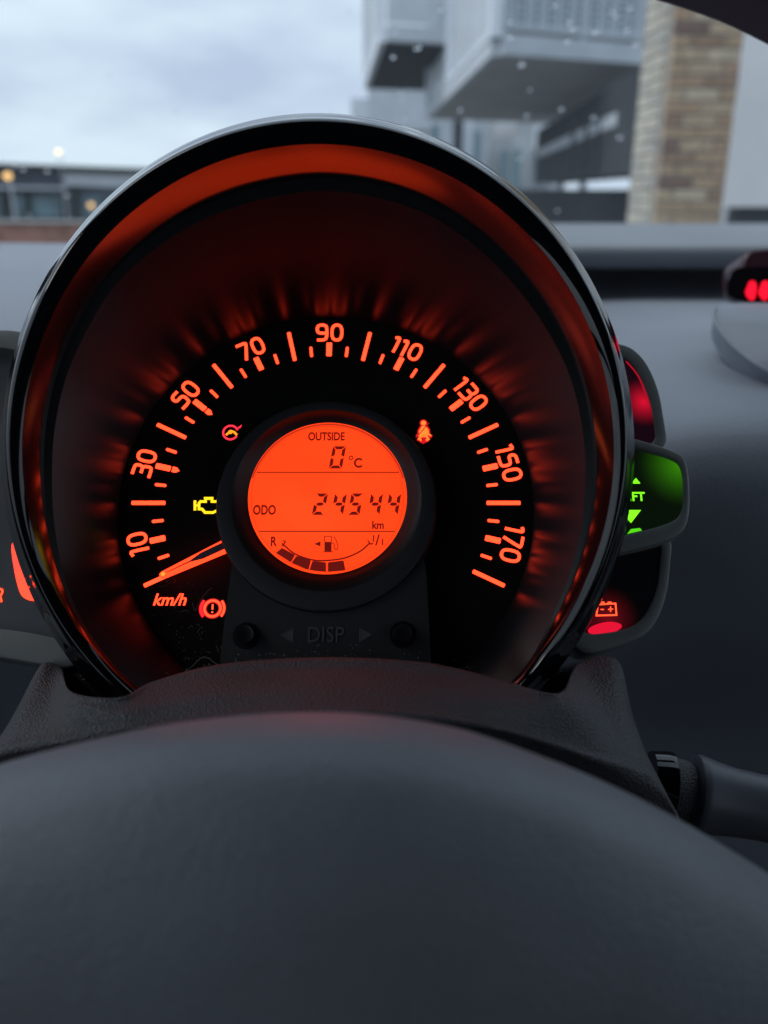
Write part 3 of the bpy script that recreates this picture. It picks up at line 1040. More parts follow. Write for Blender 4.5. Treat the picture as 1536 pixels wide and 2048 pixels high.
# battery lamp
BW = 9.5
def bp_(*pts): return [uv(*p, BW) for p in pts]
fl = Flat()
fl.strip(bp_((1196, 1209), (1231, 1207), (1233, 1230), (1193, 1231))[::-1], 3.2, True, BW)
fl.strip(bp_((1215, 1205), (1223, 1205)), 3.0, False, BW + .4)
fl.strip(bp_((1202, 1205), (1209, 1205)), 3.0, False, BW + .4)
fl.strip(bp_((1201, 1219), (1208, 1219)), 2.2, False, BW + .4)
fl.strip(bp_((1216, 1219), (1226, 1218)), 2.2, False, BW + .4)
fl.strip(bp_((1221, 1213), (1221, 1224)), 2.2, False, BW + .6)
fl.build('battery_warning_light', M['redhot'], sat)
fl = Flat(); fl.poly([uv(a, b, BW) for a, b in chaikin([(1176, 1254), (1215, 1242), (1240, 1246), (1246, 1254), (1228, 1266), (1176, 1270)], 2)][::-1], BW)
fl.build('red_lit_bar', emit('red bar', (0.80, 0.006, 0.035)), sat)

# --- rev counter on the left
rev = thing('rev_counter', 'side gauge, sky reflection painted as a grey face, with orange lit marks, half hidden left of the speedometer', 'gauge', L(-620, -150, 0))
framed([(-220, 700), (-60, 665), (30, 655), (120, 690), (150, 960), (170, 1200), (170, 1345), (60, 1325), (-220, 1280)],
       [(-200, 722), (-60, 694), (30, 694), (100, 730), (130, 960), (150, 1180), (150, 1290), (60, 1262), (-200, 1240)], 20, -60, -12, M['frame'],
       mat('gauge face in painted sky grey', (0.075, 0.085, 0.095), 0.35, var=0.15, vscale=30), rev, 'gauge_frame')  # sky reflection in the glass put into an even grey base
fl = Flat(); fl.poly([uv(a, b, -10) for a, b in chaikin([(18, 1080), (40, 1092), (90, 1150), (95, 1203), (52, 1202), (35, 1180)], 2)][::-1], -10)
fl.build('lit_mark', emit('orange gauge mark', (2.2, 0.12, 0.05), spots=((1.5, 0.10, 0.06), 90, 0.4, 0.6)), rev)
fl = Flat(); fl.strip([uv(*p, -10) for p in q2([(-14, 1203), (-2, 1195), (5, 1183), (0, 1178), (-14, 1180)], 4)], 4, False, -10); fl.strip([uv(*p, -10) for p in ((0, 1190), (3, 1204))], 4, False, -10)
fl.build('lit_symbol', M['orange'], rev)

# ------------------------------------------------------------------ dust and hair inside the dial
dust = Flat()
rnd = random.Random(3)
def speck(px, py, w_, r):
    u_, v_ = uv(px, py, w_)
    a = rnd.random() * 6.28
    dust.poly([(u_ + r * rnd.uniform(.5, 1.3) * cos(a + k * 1.26), v_ + r * rnd.uniform(.5, 1.3) * sin(a + k * 1.26)) for k in range(5)], w_)
    dust.dw = 0
for _ in range(150):
    t = rnd.random()
    px = 290 + t * 760
    base = 1318 + 50 * abs((px - 650) / 400) ** 1.7
    speck(px, base - abs(rnd.gauss(0, 14)), 60, rnd.choice((.7, .9, 1.2, 1.7)))
for _ in range(70): speck(rnd.gauss(395, 45), rnd.gauss(1275, 40), 20, rnd.choice((.6, .8, 1.2)))
for _ in range(18): speck(rnd.gauss(330, 20), rnd.gauss(1165, 8), 5, 0.8)
for _ in range(14): speck(rnd.uniform(860, 1150), rnd.uniform(1080, 1330), 20, 0.8)
for _ in range(12): speck(rnd.uniform(480, 850), rnd.uniform(1150, 1320), 62, 0.9)
for _ in range(13):
    px, py = rnd.gauss(395, 50), rnd.gauss(1270, 45)
    a = rnd.random() * 3.1
    l_ = rnd.uniform(3, 9)
    dust.strip([uv(px + l_ * cos(a), py + l_ * sin(a), 22), uv(px + 2, py - 2, 22), uv(px - l_ * cos(a + .5), py - l_ * sin(a + .5), 22)], 0.7, False, 22)
    dust.dw = 0
d = dust.build('dust', M['dust'], clu)
d['kind'] = 'stuff'
def hair(pts, w_, r, name='hair'):
    pp = [L(*uv(a, b, w_), w_) for a, b in q2(pts, 6)]
    v, f = tube(pp, r * UNIT, 5)
    return obj(name, v, f, M['dust'])
tag(hair([(353, 1372), (362, 1352), (385, 1332), (402, 1316), (414, 1315), (430, 1326), (446, 1334)], 75, 0.55),
    'thin pale hair arched over the bottom left edge of the dial', 'hair')
tag(hair([(423, 1176), (410, 1188), (398, 1206), (389, 1221), (385, 1205)], 12, 0.4), 'thin fibre standing between the km/h lettering and brake lamp', 'hair')

# ------------------------------------------------------------------ STEERING COLUMN COVER
colm = thing('steering_column_cover', 'dark leather grained plastic cowl under the speedometer', 'column cover', at(640, 1400, 0.21))
rows = [
    [at(60, 1420, .25), at(92, 1350, .247), at(128, 1352, .246), at(150, 1420, .238), at(250, 1430, .228), at(320, 1400, .230), at(440, 1370, .232), at(640, 1360, .233), at(850, 1366, .232), at(1000, 1395, .230), at(1085, 1420, .228), at(1130, 1412, .232), at(1162, 1340, .245), at(1230, 1334, .248), at(1240, 1400, .25)],
    [at(50, 1420, .24), at(84, 1330, .238), at(124, 1337, .236), at(142, 1384, .215), at(240, 1396, .206), at(305, 1364, .2155), at(440, 1329, .2165), at(640, 1315, .217), at(850, 1325, .2165), at(1000, 1360, .2145), at(1090, 1386, .206), at(1128, 1380, .212), at(1156, 1326, .234), at(1232, 1318, .238), at(1258, 1400, .24)],
    [at(30, 1450, .235), at(72, 1345, .232), at(112, 1356, .228), at(150, 1399, .207), at(240, 1406, .203), at(310, 1380, .209), at(440, 1350, .211), at(640, 1338, .2115), at(850, 1347, .211), at(1000, 1374, .2085), at(1090, 1396, .203), at(1134, 1391, .206), at(1166, 1340, .229), at(1238, 1336, .233), at(1262, 1420, .235)],
    [at(0, 1500, .225), at(40, 1410, .22), at(100, 1412, .215), at(150, 1425, .203), at(240, 1426, .199), at(320, 1408, .202), at(440, 1384, .2035), at(640, 1374, .204), at(850, 1384, .2035), at(1000, 1404, .2025), at(1090, 1425, .20), at(1160, 1428, .202), at(1205, 1420, .215), at(1250, 1420, .22), at(1290, 1500, .225)],
    [at(-60, 1560, .215), at(0, 1484, .208), at(80, 1466, .204), at(150, 1458, .200), at(240, 1450, .197), at(330, 1438, .198), at(440, 1420, .1985), at(640, 1408, .199), at(850, 1420, .1985), at(1000, 1446, .198), at(1100, 1474, .197), at(1190, 1500, .199), at(1250, 1518, .202), at(1296, 1530, .208), at(1340, 1600, .215)],
    [at(-90, 1600, .212), at(-30, 1515, .203), at(60, 1490, .200), at(140, 1474, .198), at(240, 1462, .1955), at(330, 1450, .196), at(440, 1434, .1965), at(640, 1423, .197), at(850, 1435, .1965), at(1000, 1461, .196), at(1100, 1490, .1955), at(1190, 1520, .197), at(1260, 1546, .20), at(1320, 1572, .205), at(1360, 1640, .212)],
    [at(-120, 1680, .215), at(-50, 1560, .205), at(50, 1530, .202), at(130, 1510, .199), at(240, 1492, .198), at(330, 1482, .198), at(440, 1466, .1985), at(640, 1455, .199), at(850, 1466, .1985), at(1000, 1490, .199), at(1100, 1520, .199), at(1190, 1550, .20), at(1270, 1590, .203), at(1345, 1630, .208), at(1380, 1720, .215)],
    [at(-140, 1780, .225), at(-60, 1700, .22), at(50, 1680, .215), at(130, 1670, .213), at(240, 1660, .213), at(330, 1650, .213), at(440, 1640, .213), at(640, 1635, .213), at(850, 1640, .213), at(1000, 1650, .213), at(1100, 1670, .213), at(1190, 1690, .214), at(1270, 1720, .215), at(1355, 1760, .22), at(1390, 1800, .225)],
]
v, f = loft(rows, 6, 6)
obj('cowl_shell', v, f, M['column'], colm, sharp=85)

for q in ([(112, 1338), (170, 1336), (262, 1352), (300, 1420), (112, 1420)], [(1010, 1420), (1040, 1352), (1110, 1330), (1166, 1322), (1172, 1420)]):
    slab(q, 0.2405, 0.006, M['column'], 'cowl_back_edge', colm, 1, 0.001)
# ------------------------------------------------------------------ STEERING WHEEL PAD
wheel = thing('car_steering_wheel', 'blurred dark grey steering wheel centre pad filling the bottom foreground', 'steering wheel', at(768, 1800, 0.12))
xs = [-260, -60, 150, 380, 640, 880, 1080, 1280, 1480, 1700, 1950]
top = [1628, 1548, 1488, 1442, 1424, 1449, 1512, 1598, 1712, 1860, 2060]
rows = []
for dy, dd in ((60, .168), (14, .158), (0, .148), (6, .139), (28, .131), (70, .1245), (150, .119), (300, .115), (520, .114), (900, .118)):
    rows.append([at(x, t + dy, dd + 0.012 * ((x - 640) / 1000) ** 2) for x, t in zip(xs, top)])
v, f = loft(rows, 8, 8)
obj('airbag_pad', v, f, M['pad'], wheel, sharp=85)

# ------------------------------------------------------------------ WIPER STALK
stalk = thing('wiper_stalk', 'dark satin control stalk sticking out to the right of the column cowl', 'stalk', at(1400, 1590, 0.235))
a0, a1 = at(1325, 1576, .236), at(1700, 1650, .232)
dirn = (a1 - a0).normalized()
def lathe(profile, name, m):
    pts = [a0 + dirn * (s_ / 1000) for s_, r in profile]
    loops = []
    a = dirn.orthogonal().normalized()
    b = dirn.cross(a)
    for (s_, r), p in zip(profile, pts):
        loops.append([p + (a * cos(2 * pi * k / 48) + b * sin(2 * pi * k / 48)) * (r / 1000) for k in range(48)])
    v, f = rings(loops)
    return obj(name, v, f, m, stalk, sharp=40)
lathe([(-4, 6), (-4, 9.4), (0, 10.1), (1.6, 10.1), (2.0, 9.6)], 'stalk_ring', M['gloss'])
lathe([(2.0, 8.8), (5.5, 8.6), (7.0, 8.2), (7.2, 7)], 'stalk_neck', M['column'])
lathe([(7.6, 6), (7.8, 9.5), (8.4, 10.6), (9.4, 10.9), (10.5, 10.7), (14, 9.9), (19, 9.2), (26, 8.8), (34, 9.2), (44, 9.8), (56, 10.2), (60, 8), (61, 0.2)], 'stalk_handle', M['stalk'])

# ------------------------------------------------------------------ PASSENGER BELT DISPLAY + CONSOLE TOP
pd = thing('belt_reminder_display', 'small black display with red seat belt figures at the right edge', 'display', at(1500, 590, 0.47))
slab([(1445, 618), (1441, 560), (1452, 531), (1480, 524), (1700, 520), (1700, 618)], 0.50, 0.03, mat('dark maroon display case', (0.035, 0.008, 0.016), 0.35), 'display_case', pd, 2, 0.002)
slab([(1454, 610), (1452, 566), (1462, 541), (1484, 535), (1690, 532), (1690, 610)], 0.497, 0.002, mat('black display glass', (0.006, 0.005, 0.007), 0.15), 'display_glass', pd, 2)
for ox in (0, 26, 52):
    pp = chaikin([(1493 + ox, 590), (1490 + ox, 584), (1495 + ox, 575), (1498 + ox, 563), (1508 + ox, 561), (1514 + ox, 570), (1512 + ox, 584), (1509 + ox, 600), (1500 + ox, 600), (1494 + ox, 593)], 2)
    v = [at(a, b, 0.4963) for a, b in pp]
    obj('belt_figure_symbol', v, [tuple(range(len(v)))], emit('red belt figure', (1.5, 0.004, 0.035)), pd, smooth=False)
# rounded console top below it
cons = thing('console_top', 'rounded grey plastic console top with a bright curved edge below the red belt figures', 'console', at(1500, 660, 0.46))
edge = [(1700, 606), (1560, 606), (1470, 606), (1436, 610), (1427, 630), (1440, 660), (1476, 700), (1540, 745), (1700, 840)]
inner_d = [0.47, 0.47, 0.47, 0.465, 0.455, 0.445, 0.43, 0.415, 0.40]
ed = q2(edge, 6)
dd = [p[0] for p in catmull([(x, 0, 0) for x in inner_d], 6)]
centre = at(1680, 690, 0.415)
lps = []
for k in range(7):
    t = k / 6
    lps.append([at(a, b, d_) * (1 - t) + centre * t + EW * (0.008 * sin(t * pi / 2)) for (a, b), d_ in zip(ed, dd)])
back = [at(a, b, d_) + Vector((0.004, 0.01, -0.012)) for (a, b), d_ in zip(ed, dd)]
lps = [back] + lps
n = len(ed)
v = [p for l in lps for p in l]
f = [(k * n + i, k * n + i + 1, (k + 1) * n + i + 1, (k + 1) * n + i) for k in range(len(lps) - 1) for i in range(n - 1)]
obj('console_shell', v, f, M['dash'], cons, sharp=60)
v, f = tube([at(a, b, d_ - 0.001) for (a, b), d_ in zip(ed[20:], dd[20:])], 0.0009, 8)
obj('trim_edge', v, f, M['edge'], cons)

# ------------------------------------------------------------------ MIRROR
mir = thing('rear_view_mirror', 'out of focus dark maroon mirror housing at the top right corner', 'mirror', at(1480, -40, 0.32))
pp = chaikin([(1200, -40), (1262, -8), (1360, 22), (1450, 54), (1540, 100), (1660, 160), (1780, 60), (1700, -160), (1400, -190), (1280, -110)], 3)
v, f = prism([at(a, b, 0.335) for a, b in pp], F * -0.035)
bevel(obj('mirror_housing', v, f, M['mirror'], mir, sharp=40), 0.006, 3)

# ------------------------------------------------------------------ WINDSCREEN + DROPS
g0 = Vector((0, 1.36, CAM.z - 0.06)); g1 = Vector((0, 0.36, CAM.z + 0.50))
gd = (g1 - g0).normalized()
gn = Vector((0, -gd.z, gd.y)) if False else gd.cross(R).normalized()
gv, gf = [], []
NX, NY = 16, 6
for j in range(NY + 1):
    for i in range(NX + 1):
        x = -0.62 + 1.72 * i / NX
        bow = -0.10 * ((x - 0.24) / 0.86) ** 2
        gv.append(g0.lerp(g1, j / NY) + Vector((x, bow, 0)))
for j in range(NY):
    for i in range(NX):
        a = j * (NX + 1) + i
        gf.append((a, a + 1, a + NX + 2, a + NX + 1))
ws = obj('windscreen', gv, gf, M['glass'], None, sharp=80)
tag(ws, 'large sloping clear windscreen speckled with rain above the dashboard', 'windscreen')
drops = [(790, 60, 9), (832, 95, 8), (838, 93, 8), (786, 112, 9), (1043, 126, 11), (880, 15, 9), (802, 180, 7), (801, 195, 7), (808, 232, 10), (920, 218, 8), (1122, 216, 9), (1187, 232, 9), (1053, 229, 8), (1020, 70, 10), (1135, 78, 11), (1145, 52, 11), (1138, 40, 9), (1190, 58, 12), (1255, 55, 10), (1272, 84, 10), (1110, 8, 8), (1019, 40, 9), (1039, 314, 9), (1240, 272, 10), (46, 336, 8), (94, 340, 8), (29, 332, 6), (134, 389, 8), (220, 150, 4), (353, 223, 4), (698, 22, 4), (1060, 178, 6), (57, 429, 6), (1115, 420, 7), (1225, 20, 9), (1232, 30, 8), (1260, 12, 9), (940, 316, 7)]
dme = None
dropobs = []
for px, py, sz in drops:
    r = ray(px, py)
    t = None
    # intersect the bowed glass numerically
    lo, hi = 0.2, 3.0
    for _ in range(40):
        mid = (lo + hi) / 2
        p = CAM + r * mid
        bow = -0.10 * ((p.x - 0.24) / 0.86) ** 2
        side = (p - (g0 + Vector((0, bow, 0)))).dot(Vector((0, -(g1 - g0).z, (g1 - g0).y)))
        if (side > 0) == ((CAM - g0).dot(Vector((0, -(g1 - g0).z, (g1 - g0).y))) > 0): lo = mid
        else: hi = mid
    p = CAM + r * lo
    if dme is None:
        bm = bmesh.new()
        bmesh.ops.create_uvsphere(bm, u_segments=16, v_segments=10, radius=1)
        dme = bpy.data.meshes.new('raindrop')
        bm.to_mesh(dme); bm.free()
        dme.materials.append(M['drop'])
        dme.polygons.foreach_set('use_smooth', [True] * len(dme.polygons))
    nz = Vector((0, (g1 - g0).z, -(g1 - g0).y)).normalized() * -1
    q = nz.to_track_quat('Z', 'Y').to_matrix().to_4x4()
    rad = sz / FPX * (r * lo).length * 0.5
    wm = Matrix.Translation(p + nz * (rad * 0.4 + 0.0002)) @ q @ Matrix.Diagonal((rad, rad * random.uniform(1.0, 1.3), rad * 0.5, 1))
    o = link('raindrop', dme, None, wm)
    if px < 150: rg = 'before the low building'
    elif px < 700: rg = 'against the open grey sky'
    elif px < 900: rg = 'over the farther left balcony'
    elif py < 135: rg = 'over the near balcony railing'
    elif py < 250: rg = 'over the near balcony underside'
    else: rg = 'below both balconies'
    tag(o, None, 'raindrop', 'raindrops on the windscreen')
    dropobs.append((rg, px, py, o))
ORD = ['leftmost', 'second', 'third', 'fourth', 'fifth', 'sixth', 'seventh', 'eighth', 'ninth', 'tenth', 'eleventh', 'twelfth', 'thirteenth', 'fourteenth']
for rg in sorted({d_[0] for d_ in dropobs}):
    for k, d_ in enumerate(sorted((x for x in dropobs if x[0] == rg), key=lambda x: x[1])):
        d_[3]['label'] = 'clear raindrop on the windscreen, ' + ('leftmost of those ' if k == 0 else ORD[k] + ' from left of those ') + rg

# ------------------------------------------------------------------ CAR BODY round the camera: unseen, built to block sky light
car = thing('car_cabin', 'unseen dark cabin lining with roof and doors around the windscreen', 'car cabin', (0.24, -0.4, 0.3))
def cbox(name, x0, x1, y0, y1, z0, z1):
    v, f = box_vf(((x0 + x1) / 2, (y0 + y1) / 2, CAM.z + (z0 + z1) / 2), x1 - x0, y1 - y0, z1 - z0)
    return bevel(obj(name, v, f, M['lining'], car, smooth=False), 0.01)
cbox('roof_lining', -0.64, 1.12, -1.9, 0.37, 0.50, 0.54)
cbox('door_panel', -0.68, -0.62, -1.9, 0.95, -0.95, -0.10)
cbox('door_panel', 1.08, 1.14, -1.9, 0.95, -0.95, -0.10)
cbox('door_pillar', -0.68, -0.62, -0.62, -0.50, -0.10, 0.50)
cbox('door_pillar', 1.08, 1.14, -0.62, -0.50, -0.10, 0.50)
cbox('rear_wall', -0.64, 1.12, -1.95, -1.9, -0.95, 0.54)
cbox('floor_pan', -0.64, 1.12, -1.9, 1.3, -1.0, -0.95)
cbox('bulkhead', -0.64, 1.12, 1.0, 1.05, -0.95, -0.12)
cbox('seat_back', -0.30, 0.26, -0.62, -0.48, -0.90, 0.10)  # unseen, put in as a dark mass blocking light from behind
cbox('head_restraint', -0.16, 0.12, -0.62, -0.50, 0.12, 0.34)
for x0, x1 in ((-0.63, -0.66), (1.10, 1.13)):
    v, f = tube([Vector((x0, 0.36, CAM.z + 0.51)), Vector((x0, 0.80, CAM.z + 0.26)), Vector((x1, 1.32, CAM.z - 0.06))], [0.035, 0.035, 0.045], 10)
    obj('windscreen_pillar', v, f, M['lining'], car)

# ------------------------------------------------------------------ BUILDING WITH BALCONIES
bl = thing('apartment_building', 'grey concrete apartment block with overhanging balconies beyond the windscreen', 'building', at_z(1000, 112, 1.45) * 1.0 - Vector((0, 0, 2.6)))
def quadprism(pts, up, name, m, parent):
    v, f = prism(pts, up)
    return obj(name, v, f, m, parent, smooth=False)
HB = 1.45
A1 = at_z(1000, 112, HB); A2 = at_z(862, 238, HB)
ex = (at_z(1272, 131, HB) - A1)
A4 = A1 + ex * 1.0
A3 = A2 + ex * 1.6
A4x = A1 + ex * 1.35
dA = (A2 - A1)
slabz = Vector((0, 0, 0.20))
quadprism([A1, A4x, A3, A2], Vector((0, 0, 0.03)), 'balcony_soffit', M['soffit'], bl)
def along(a, b, t0, t1, z0, z1, thick, name, m, parent):
    d_ = (b - a)
    p0, p1 = a + d_ * t0, a + d_ * t1
    nrm = Vector((d_.y, -d_.x, 0)).normalized() * thick
    v, f = prism([p0 + Vector((0, 0, z0)), p1 + Vector((0, 0, z0)), p1 + nrm + Vector((0, 0, z0)), p0 + nrm + Vector((0, 0, z0))], Vector((0, 0, z1 - z0)))
    return obj(name, v, f, m, parent, smooth=False)
cm = M['concrete']
along(A1, A4x, -0.01, 1, 0.0, 0.20, 0.12, 'balcony_fascia', M['metal'], bl)
along(A2, A1, 0, 1.0, 0.0, 0.17, 0.10, 'balcony_fascia', M['metal'], bl)
along(A1, A4x, 0.03, 0.98, 0.24, 1.5, 0.03, 'balustrade_panel', M['perf'], bl)
along(A2, A1, 0.02, 0.44, 0.19, 1.5, 0.03, 'balustrade_panel', M['whitemetal'], bl)
along(A2, A1, 0.46, 0.97, 0.19, 1.5, 0.03, 'balustrade_panel', M['metal'], bl)
for t in (0.0, 0.445, 0.985):
    along(A2, A1, t, t + 0.03, 0.17, 1.6, 0.12, 'balustrade_post', M['whitemetal'], bl)
for t in (0.0, 0.40, 0.70):
    along(A1, A4x, t, t + 0.025, 0.20, 1.6, 0.07, 'balustrade_post', M['metal'], bl)
along(A1, A4x, 0, 1, 0.205, 0.235, 0.02, 'painted_shadow_gap', M['darkwall'], bl)  # dark strip painted in for the shade between fascia and balustrade
along(A2, A1, 0, 1, 0.172, 0.20, 0.07, 'painted_shadow_gap', M['darkwall'], bl)  # same painted shade along the side
along(A1, A4x, 0, 1, 0.245, 0.30, 0.09, 'balustrade_rail', M['metal'], bl)
along(A2, A1, 0, 1, 0.21, 0.28, 0.09, 'balustrade_rail', M['whitemetal'], bl)
# farther balcony on the left
HB2 = 2.3
B1 = at_z(771, 84, HB2); B2 = at_z(737, 178, HB2)
ex2 = at_z(862, 88, HB2) - B1
B4 = B1 + ex2 * 1.5
B3 = B2 + ex2 * 2.2
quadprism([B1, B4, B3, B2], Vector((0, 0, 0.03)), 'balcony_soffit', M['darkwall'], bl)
along(B1, B4, 0, 1, 0.0, 0.22, 0.12, 'balcony_fascia', M['metal'], bl)
along(B2, B1, 0, 1, 0.0, 0.22, 0.10, 'balcony_fascia', M['whitemetal'], bl)
along(B1, B4, 0.02, 0.98, 0.26, 2.2, 0.03, 'balustrade_panel', M['metal'], bl)
along(B2, B1, 0.02, 0.97, 0.26, 2.2, 0.03, 'balustrade_panel', M['metal'], bl)
for t in (0.0, 0.965):
    along(B2, B1, t, t + 0.03, 0.2, 2.3, 0.12, 'balustrade_post', M['whitemetal'], bl)
# walls behind: built on planes facing the car
def wallrect(px0, py0, px1, py1, y, th, name, m, parent):
    a = at_y(px0, py1, y); b = at_y(px1, py1, y); t_ = at_y(px0, py0, y)
    z1 = t_.z; z0 = a.z
    v, f = box_vf(((a.x + b.x) / 2, y + th / 2, (z0 + z1) / 2), abs(b.x - a.x), th, z1 - z0)
    return obj(name, v, f, m, parent, smooth=False)
wallrect(738, 60, 870, 470, 26, 0.4, 'stair_tower_wall', M['metal'], bl)
wallrect(705, 196, 760, 470, 27, 0.4, 'stair_tower_wall', M['whitemetal'], bl)
wallrect(860, 236, 1110, 470, 24, 0.3, 'back_wall', M['concrete'], bl)
for x0, x1, y0, y1, m in ((884, 904, 240, 330, 'whitemetal'), (906, 922, 238, 340, 'darkwall'), (926, 944, 240, 360, 'whitemetal'), (958, 972, 238, 400, 'metal'), (1062, 1074, 250, 420, 'whitemetal'), (1078, 1086, 250, 420, 'metal')):
    wallrect(x0, y0, x1, y1, 20.0, 0.15, 'facade_post', M[m], bl)
# white panes stand in for the pale gaps between floors
for x0, x1, y0, y1 in ((990, 1030, 244, 276), (1088, 1124, 290, 316)):
    wallrect(x0, y0, x1, y1, 19.0, 0.05, 'white_gap_pane', M['render'], bl)
# sloping beams and lower floor edge receding to the left
def beam(p, q, zt, wdt, name, m, parent, y0, y1):
    a, b = at_y(p[0], p[1], y0), at_y(q[0], q[1], y1)
    n_ = Vector((0, 0, -1)) * zt
    v, f = prism([a, b, b + n_, a + n_], Vector((wdt, 0, 0)))
    return obj(name, v, f, m, parent, smooth=False)
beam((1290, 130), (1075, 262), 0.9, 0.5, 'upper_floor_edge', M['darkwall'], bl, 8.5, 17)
beam((1290, 196), (1075, 300), 0.13, 0.12, 'floor_beam', M['metal'], bl, 8.4, 16.5)
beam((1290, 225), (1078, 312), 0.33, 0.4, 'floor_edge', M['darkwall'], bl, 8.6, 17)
beam((1290, 290), (1078, 346), 0.12, 0.12, 'floor_beam', M['metal'], bl, 8.4, 16.5)
for x0_, y0_, y1_ in ((862, 250, 330), (944, 262, 380), (1000, 300, 380), (1024, 300, 380)):
    wallrect(x0_, y0_, x0_ + 14, y1_, 23.6, 0.1, 'window', M['farpane'], bl)
for y_ in (262, 300, 340):
    wallrect(700, y_, 860, y_ + 4, 25.8, 0.1, 'cladding_joint', M['darkwall'], bl)
for x_, yb in ((1140, 262), (1166, 262), (1192, 258), (1218, 250), (1244, 245)):
    wallrect(x_, yb - 30, x_ + 5, yb + 80, 10.5, 0.06, 'facade_post', M['darkwall'], bl)
wallrect(1060, 300, 1098, 400, 18.0, 0.2, 'facade_post', M['metal'], bl)
wallrect(1118, 330, 1128, 384, 15.0, 0.1, 'facade_post', M['metal'], bl)
wallrect(1160, 320, 1172, 384, 13.0, 0.1, 'facade_post', M['metal'], bl)

# dark boundary wall
bw = wallrect(1000, 379, 1262, 560, 9.5, 0.2, 'boundary_wall', M['darkwall'], None)
tag(bw, 'low dark grey wall between the black ring and the brick pillar', 'wall')

# white wall at the right
ww_ = thing('white_wall', 'bright white rendered wall with dark base at the right edge', 'wall', at_y(1500, 420, 7.6))
def rect_px(x0t, x0b, x1, y0, y1, y, th, name, m, parent):
    a = at_y(x0b, y1, y); b = at_y(x1, y1, y); c_ = at_y(x1, y0, y); d_ = at_y(x0t, y0, y)
    c_.x, d_.x = b.x, a.x if x0t is None else d_.x
    v, f = prism([a, b, c_, d_], Vector((0, th, 0)))
    return obj(name, v, f, m, parent, smooth=False)
rect_px(1446, 1436, 1900, -200, 414, 7.6, 0.2, 'rendered_face', M['render'], ww_)
wallrect(1448, 414, 1900, 640, 7.7, 0.25, 'wall_base', M['darkwall'], ww_)

# brick pillar: every brick its own part
pil = thing('brick_pillar', 'yellow brown brick pillar standing between the balcony and the white wall', 'pillar', at_y(1390, 450, 6.0))
YP = 6.0
pl_ = at_y(1312, 400, YP); pr_ = at_y(1446, 400, YP)
pz1, pz0 = CAM.z + 1.75, 0.02
x0, x1 = pl_.x, pr_.x
depth = 0.62
# the left face runs back and shows as a paler strip
rotz = radians(2)
O3 = Vector((x0, YP, 0))
PM = Matrix.Translation(O3) @ Matrix.Rotation(rotz, 4, 'Z')
wid = (x1 - x0) / cos(rotz) * 1.02
# core
v, f = box_vf((wid / 2, depth / 2, (pz0 + pz1) / 2), wid - 0.012, depth - 0.012, pz1 - pz0)
cme = mesh('pillar_core', v, f, M['mortar'], False)
link('pillar_core', cme, pil, PM)
bcols = [(0.42, 0.30, 0.19), (0.48, 0.36, 0.24), (0.32, 0.21, 0.14), (0.42, 0.28, 0.18), (0.54, 0.44, 0.32), (0.22, 0.145, 0.11)]
bmats = [mat('brick tone %d' % i, c_, 0.85, var=0.22, vscale=18, bump=('noise', 60, 0.5, 0.004)) for i, c_ in enumerate(bcols)]
pale = [mat('pale brick tone %d' % i, c_, 0.85, var=0.2, vscale=18, bump=('noise', 60, 0.5, 0.004)) for i, c_ in enumerate([(0.52, 0.49, 0.41), (0.46, 0.44, 0.39), (0.58, 0.54, 0.45)])]
def brickmesh(lx, ly, lz, m):
    v, f = box_vf((0, 0, 0), lx, ly, lz)
    me = mesh('brick', v, f, m, False)
    bm = bmesh.new(); bm.from_mesh(me)
    bmesh.ops.bevel(bm, geom=list(bm.edges), offset=0.003, segments=1, affect='EDGES')
    bm.to_mesh(me); bm.free()
    return me
ch = 0.075
nb = 2
bl_ = wid / nb
full = [brickmesh(bl_ - 0.012, 0.10, 0.063, m) for m in bmats]
half = [brickmesh(bl_ / 2 - 0.012, 0.10, 0.063, m) for m in bmats]
side = [brickmesh(0.10, 0.21, 0.063, m) for m in pale]
rb = random.Random(11)
nrow = int(1.95 / ch)
for r_ in range(nrow):
    z = CAM.z - 0.20 + r_ * ch
    xx = 0
    units = [1, 1] if r_ % 2 == 0 else [0.5, 1, 0.5]
    for k in units:
        L_ = bl_ * k
        me = (full if k == 1 else half)[rb.choice((0, 0, 1, 1, 2, 3, 3, 4, 5))]
        link('brick', me, pil, PM @ Matrix.Translation((xx + L_ / 2, 0.044 + rb.uniform(-.003, .003), z)) @ Matrix.Rotation(rb.uniform(-.006, .006), 4, 'Z'))
        xx += L_
    for k in range(2):
        link('brick', side[rb.randrange(3)], pil, PM @ Matrix.Translation((0.044 + rb.uniform(-.003, .003), 0.215 + k * 0.222 + 0.02 * (r_ % 2), z)))

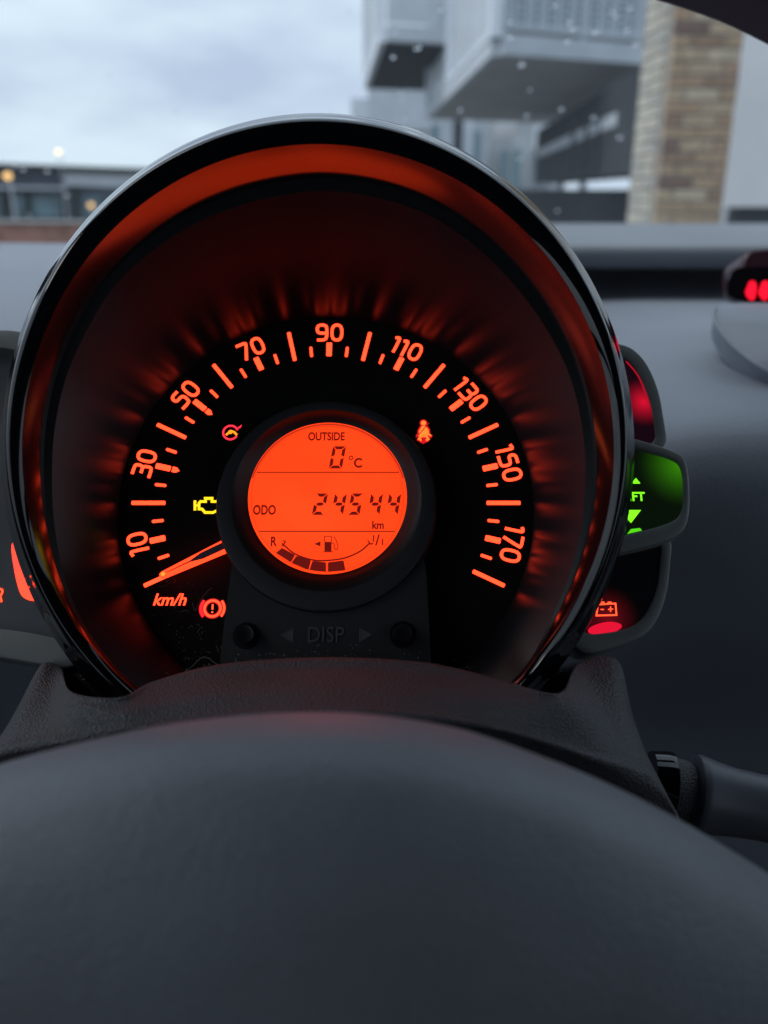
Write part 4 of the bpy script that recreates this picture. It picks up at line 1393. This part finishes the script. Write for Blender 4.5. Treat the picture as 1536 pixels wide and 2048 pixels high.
# ------------------------------------------------------------------ FAR LOW BUILDING (left)
fb = thing('low_building', 'long low building with dark roof line and teal windows across the car park', 'building', (-14, 40, 0))
def slopebox(p0, p1, ytop_off, h_px0, h_px1, y, th, name, m, parent):
    """A long horizontal member from photo point p0 to p1 (its top edge), h px tall at each end."""
    a = at_y(p0[0], p0[1], y); b = at_y(p1[0], p1[1], y)
    c_ = at_y(p1[0], p1[1] + h_px1, y); d_ = at_y(p0[0], p0[1] + h_px0, y)
    v, f = prism([a, b, c_, d_], Vector((0, th, 0)))
    return obj(name, v, f, m, parent, smooth=False)
slopebox((-120, 322), (420, 341), 0, 9, 9, 40, 6, 'roof_edge', M['farroof'], fb)
slopebox((-120, 331), (420, 350), 0, 200, 190, 41, 5, 'building_wall', M['farwall'], fb)
slopebox((130, 344), (420, 352), 0, 26, 30, 40.6, 0.3, 'pale_canopy', M['whitemetal'], fb)
slopebox((-120, 370), (130, 374), 0, 5, 5, 40.2, 0.6, 'canopy_edge', M['metal'], fb)
for x0_, x1_ in ((-60, 0), (22, 48), (56, 122), (160, 200)):
    slopebox((x0_, 392), (x1_, 393), 0, 42, 42, 40.8, 0.15, 'window', M['farpane'], fb)
for x0_ in (8, 50, 124, 150):
    slopebox((x0_, 380), (x0_ + 7, 380), 0, 60, 60, 40.5, 0.2, 'wall_post', M['farroof'], fb)
fw = thing('brick_boundary_wall', 'low red brown brick wall below the teal windows at left', 'wall', (-10, 24, 0))
slopebox((-300, 441), (420, 447), 0, 90, 90, 24, 0.3, 'brick_face', M['farbrick'], fw)
slopebox((-300, 438), (420, 444), 0, 4, 4, 23.9, 0.45, 'coping', M['soffit'], fw)
def lamp(px, py, y, r_px, m, label, pole_to=None):
    p = at_y(px, py, y)
    t_ = thing('street_lamp', label, 'lamp', Vector((p.x, p.y, 0)), 'lit lamps across the car park')
    r_ = r_px / FPX * (p - CAM).length
    bm = bmesh.new(); bmesh.ops.create_uvsphere(bm, u_segments=20, v_segments=12, radius=r_)
    me = bpy.data.meshes.new('lamp_globe'); bm.to_mesh(me); bm.free(); me.materials.append(m)
    link('lamp_globe', me, t_, Matrix.Translation(p) @ Matrix.Diagonal((1, 1, 0.8, 1)))
    v, f = tube([Vector((p.x, p.y + r_ * 1.1, 0)), Vector((p.x, p.y + r_ * 1.1, p.z)), Vector((p.x, p.y + r_ * .8, p.z + r_))], r_ * 0.28, 8)
    obj('lamp_pole', v, f, M['metal'], t_)
lamp(117, 304, 38, 4, M['warm'], 'bright warm white lamp rising above the dark roof line')
lamp(15, 352, 36, 7, M['amberlamp'], 'amber lamp in front of the low building at the far left edge')
lamp(182, 411, 30, 5, M['amberlamp'], 'amber lamp just beside the upper left of the black ring')
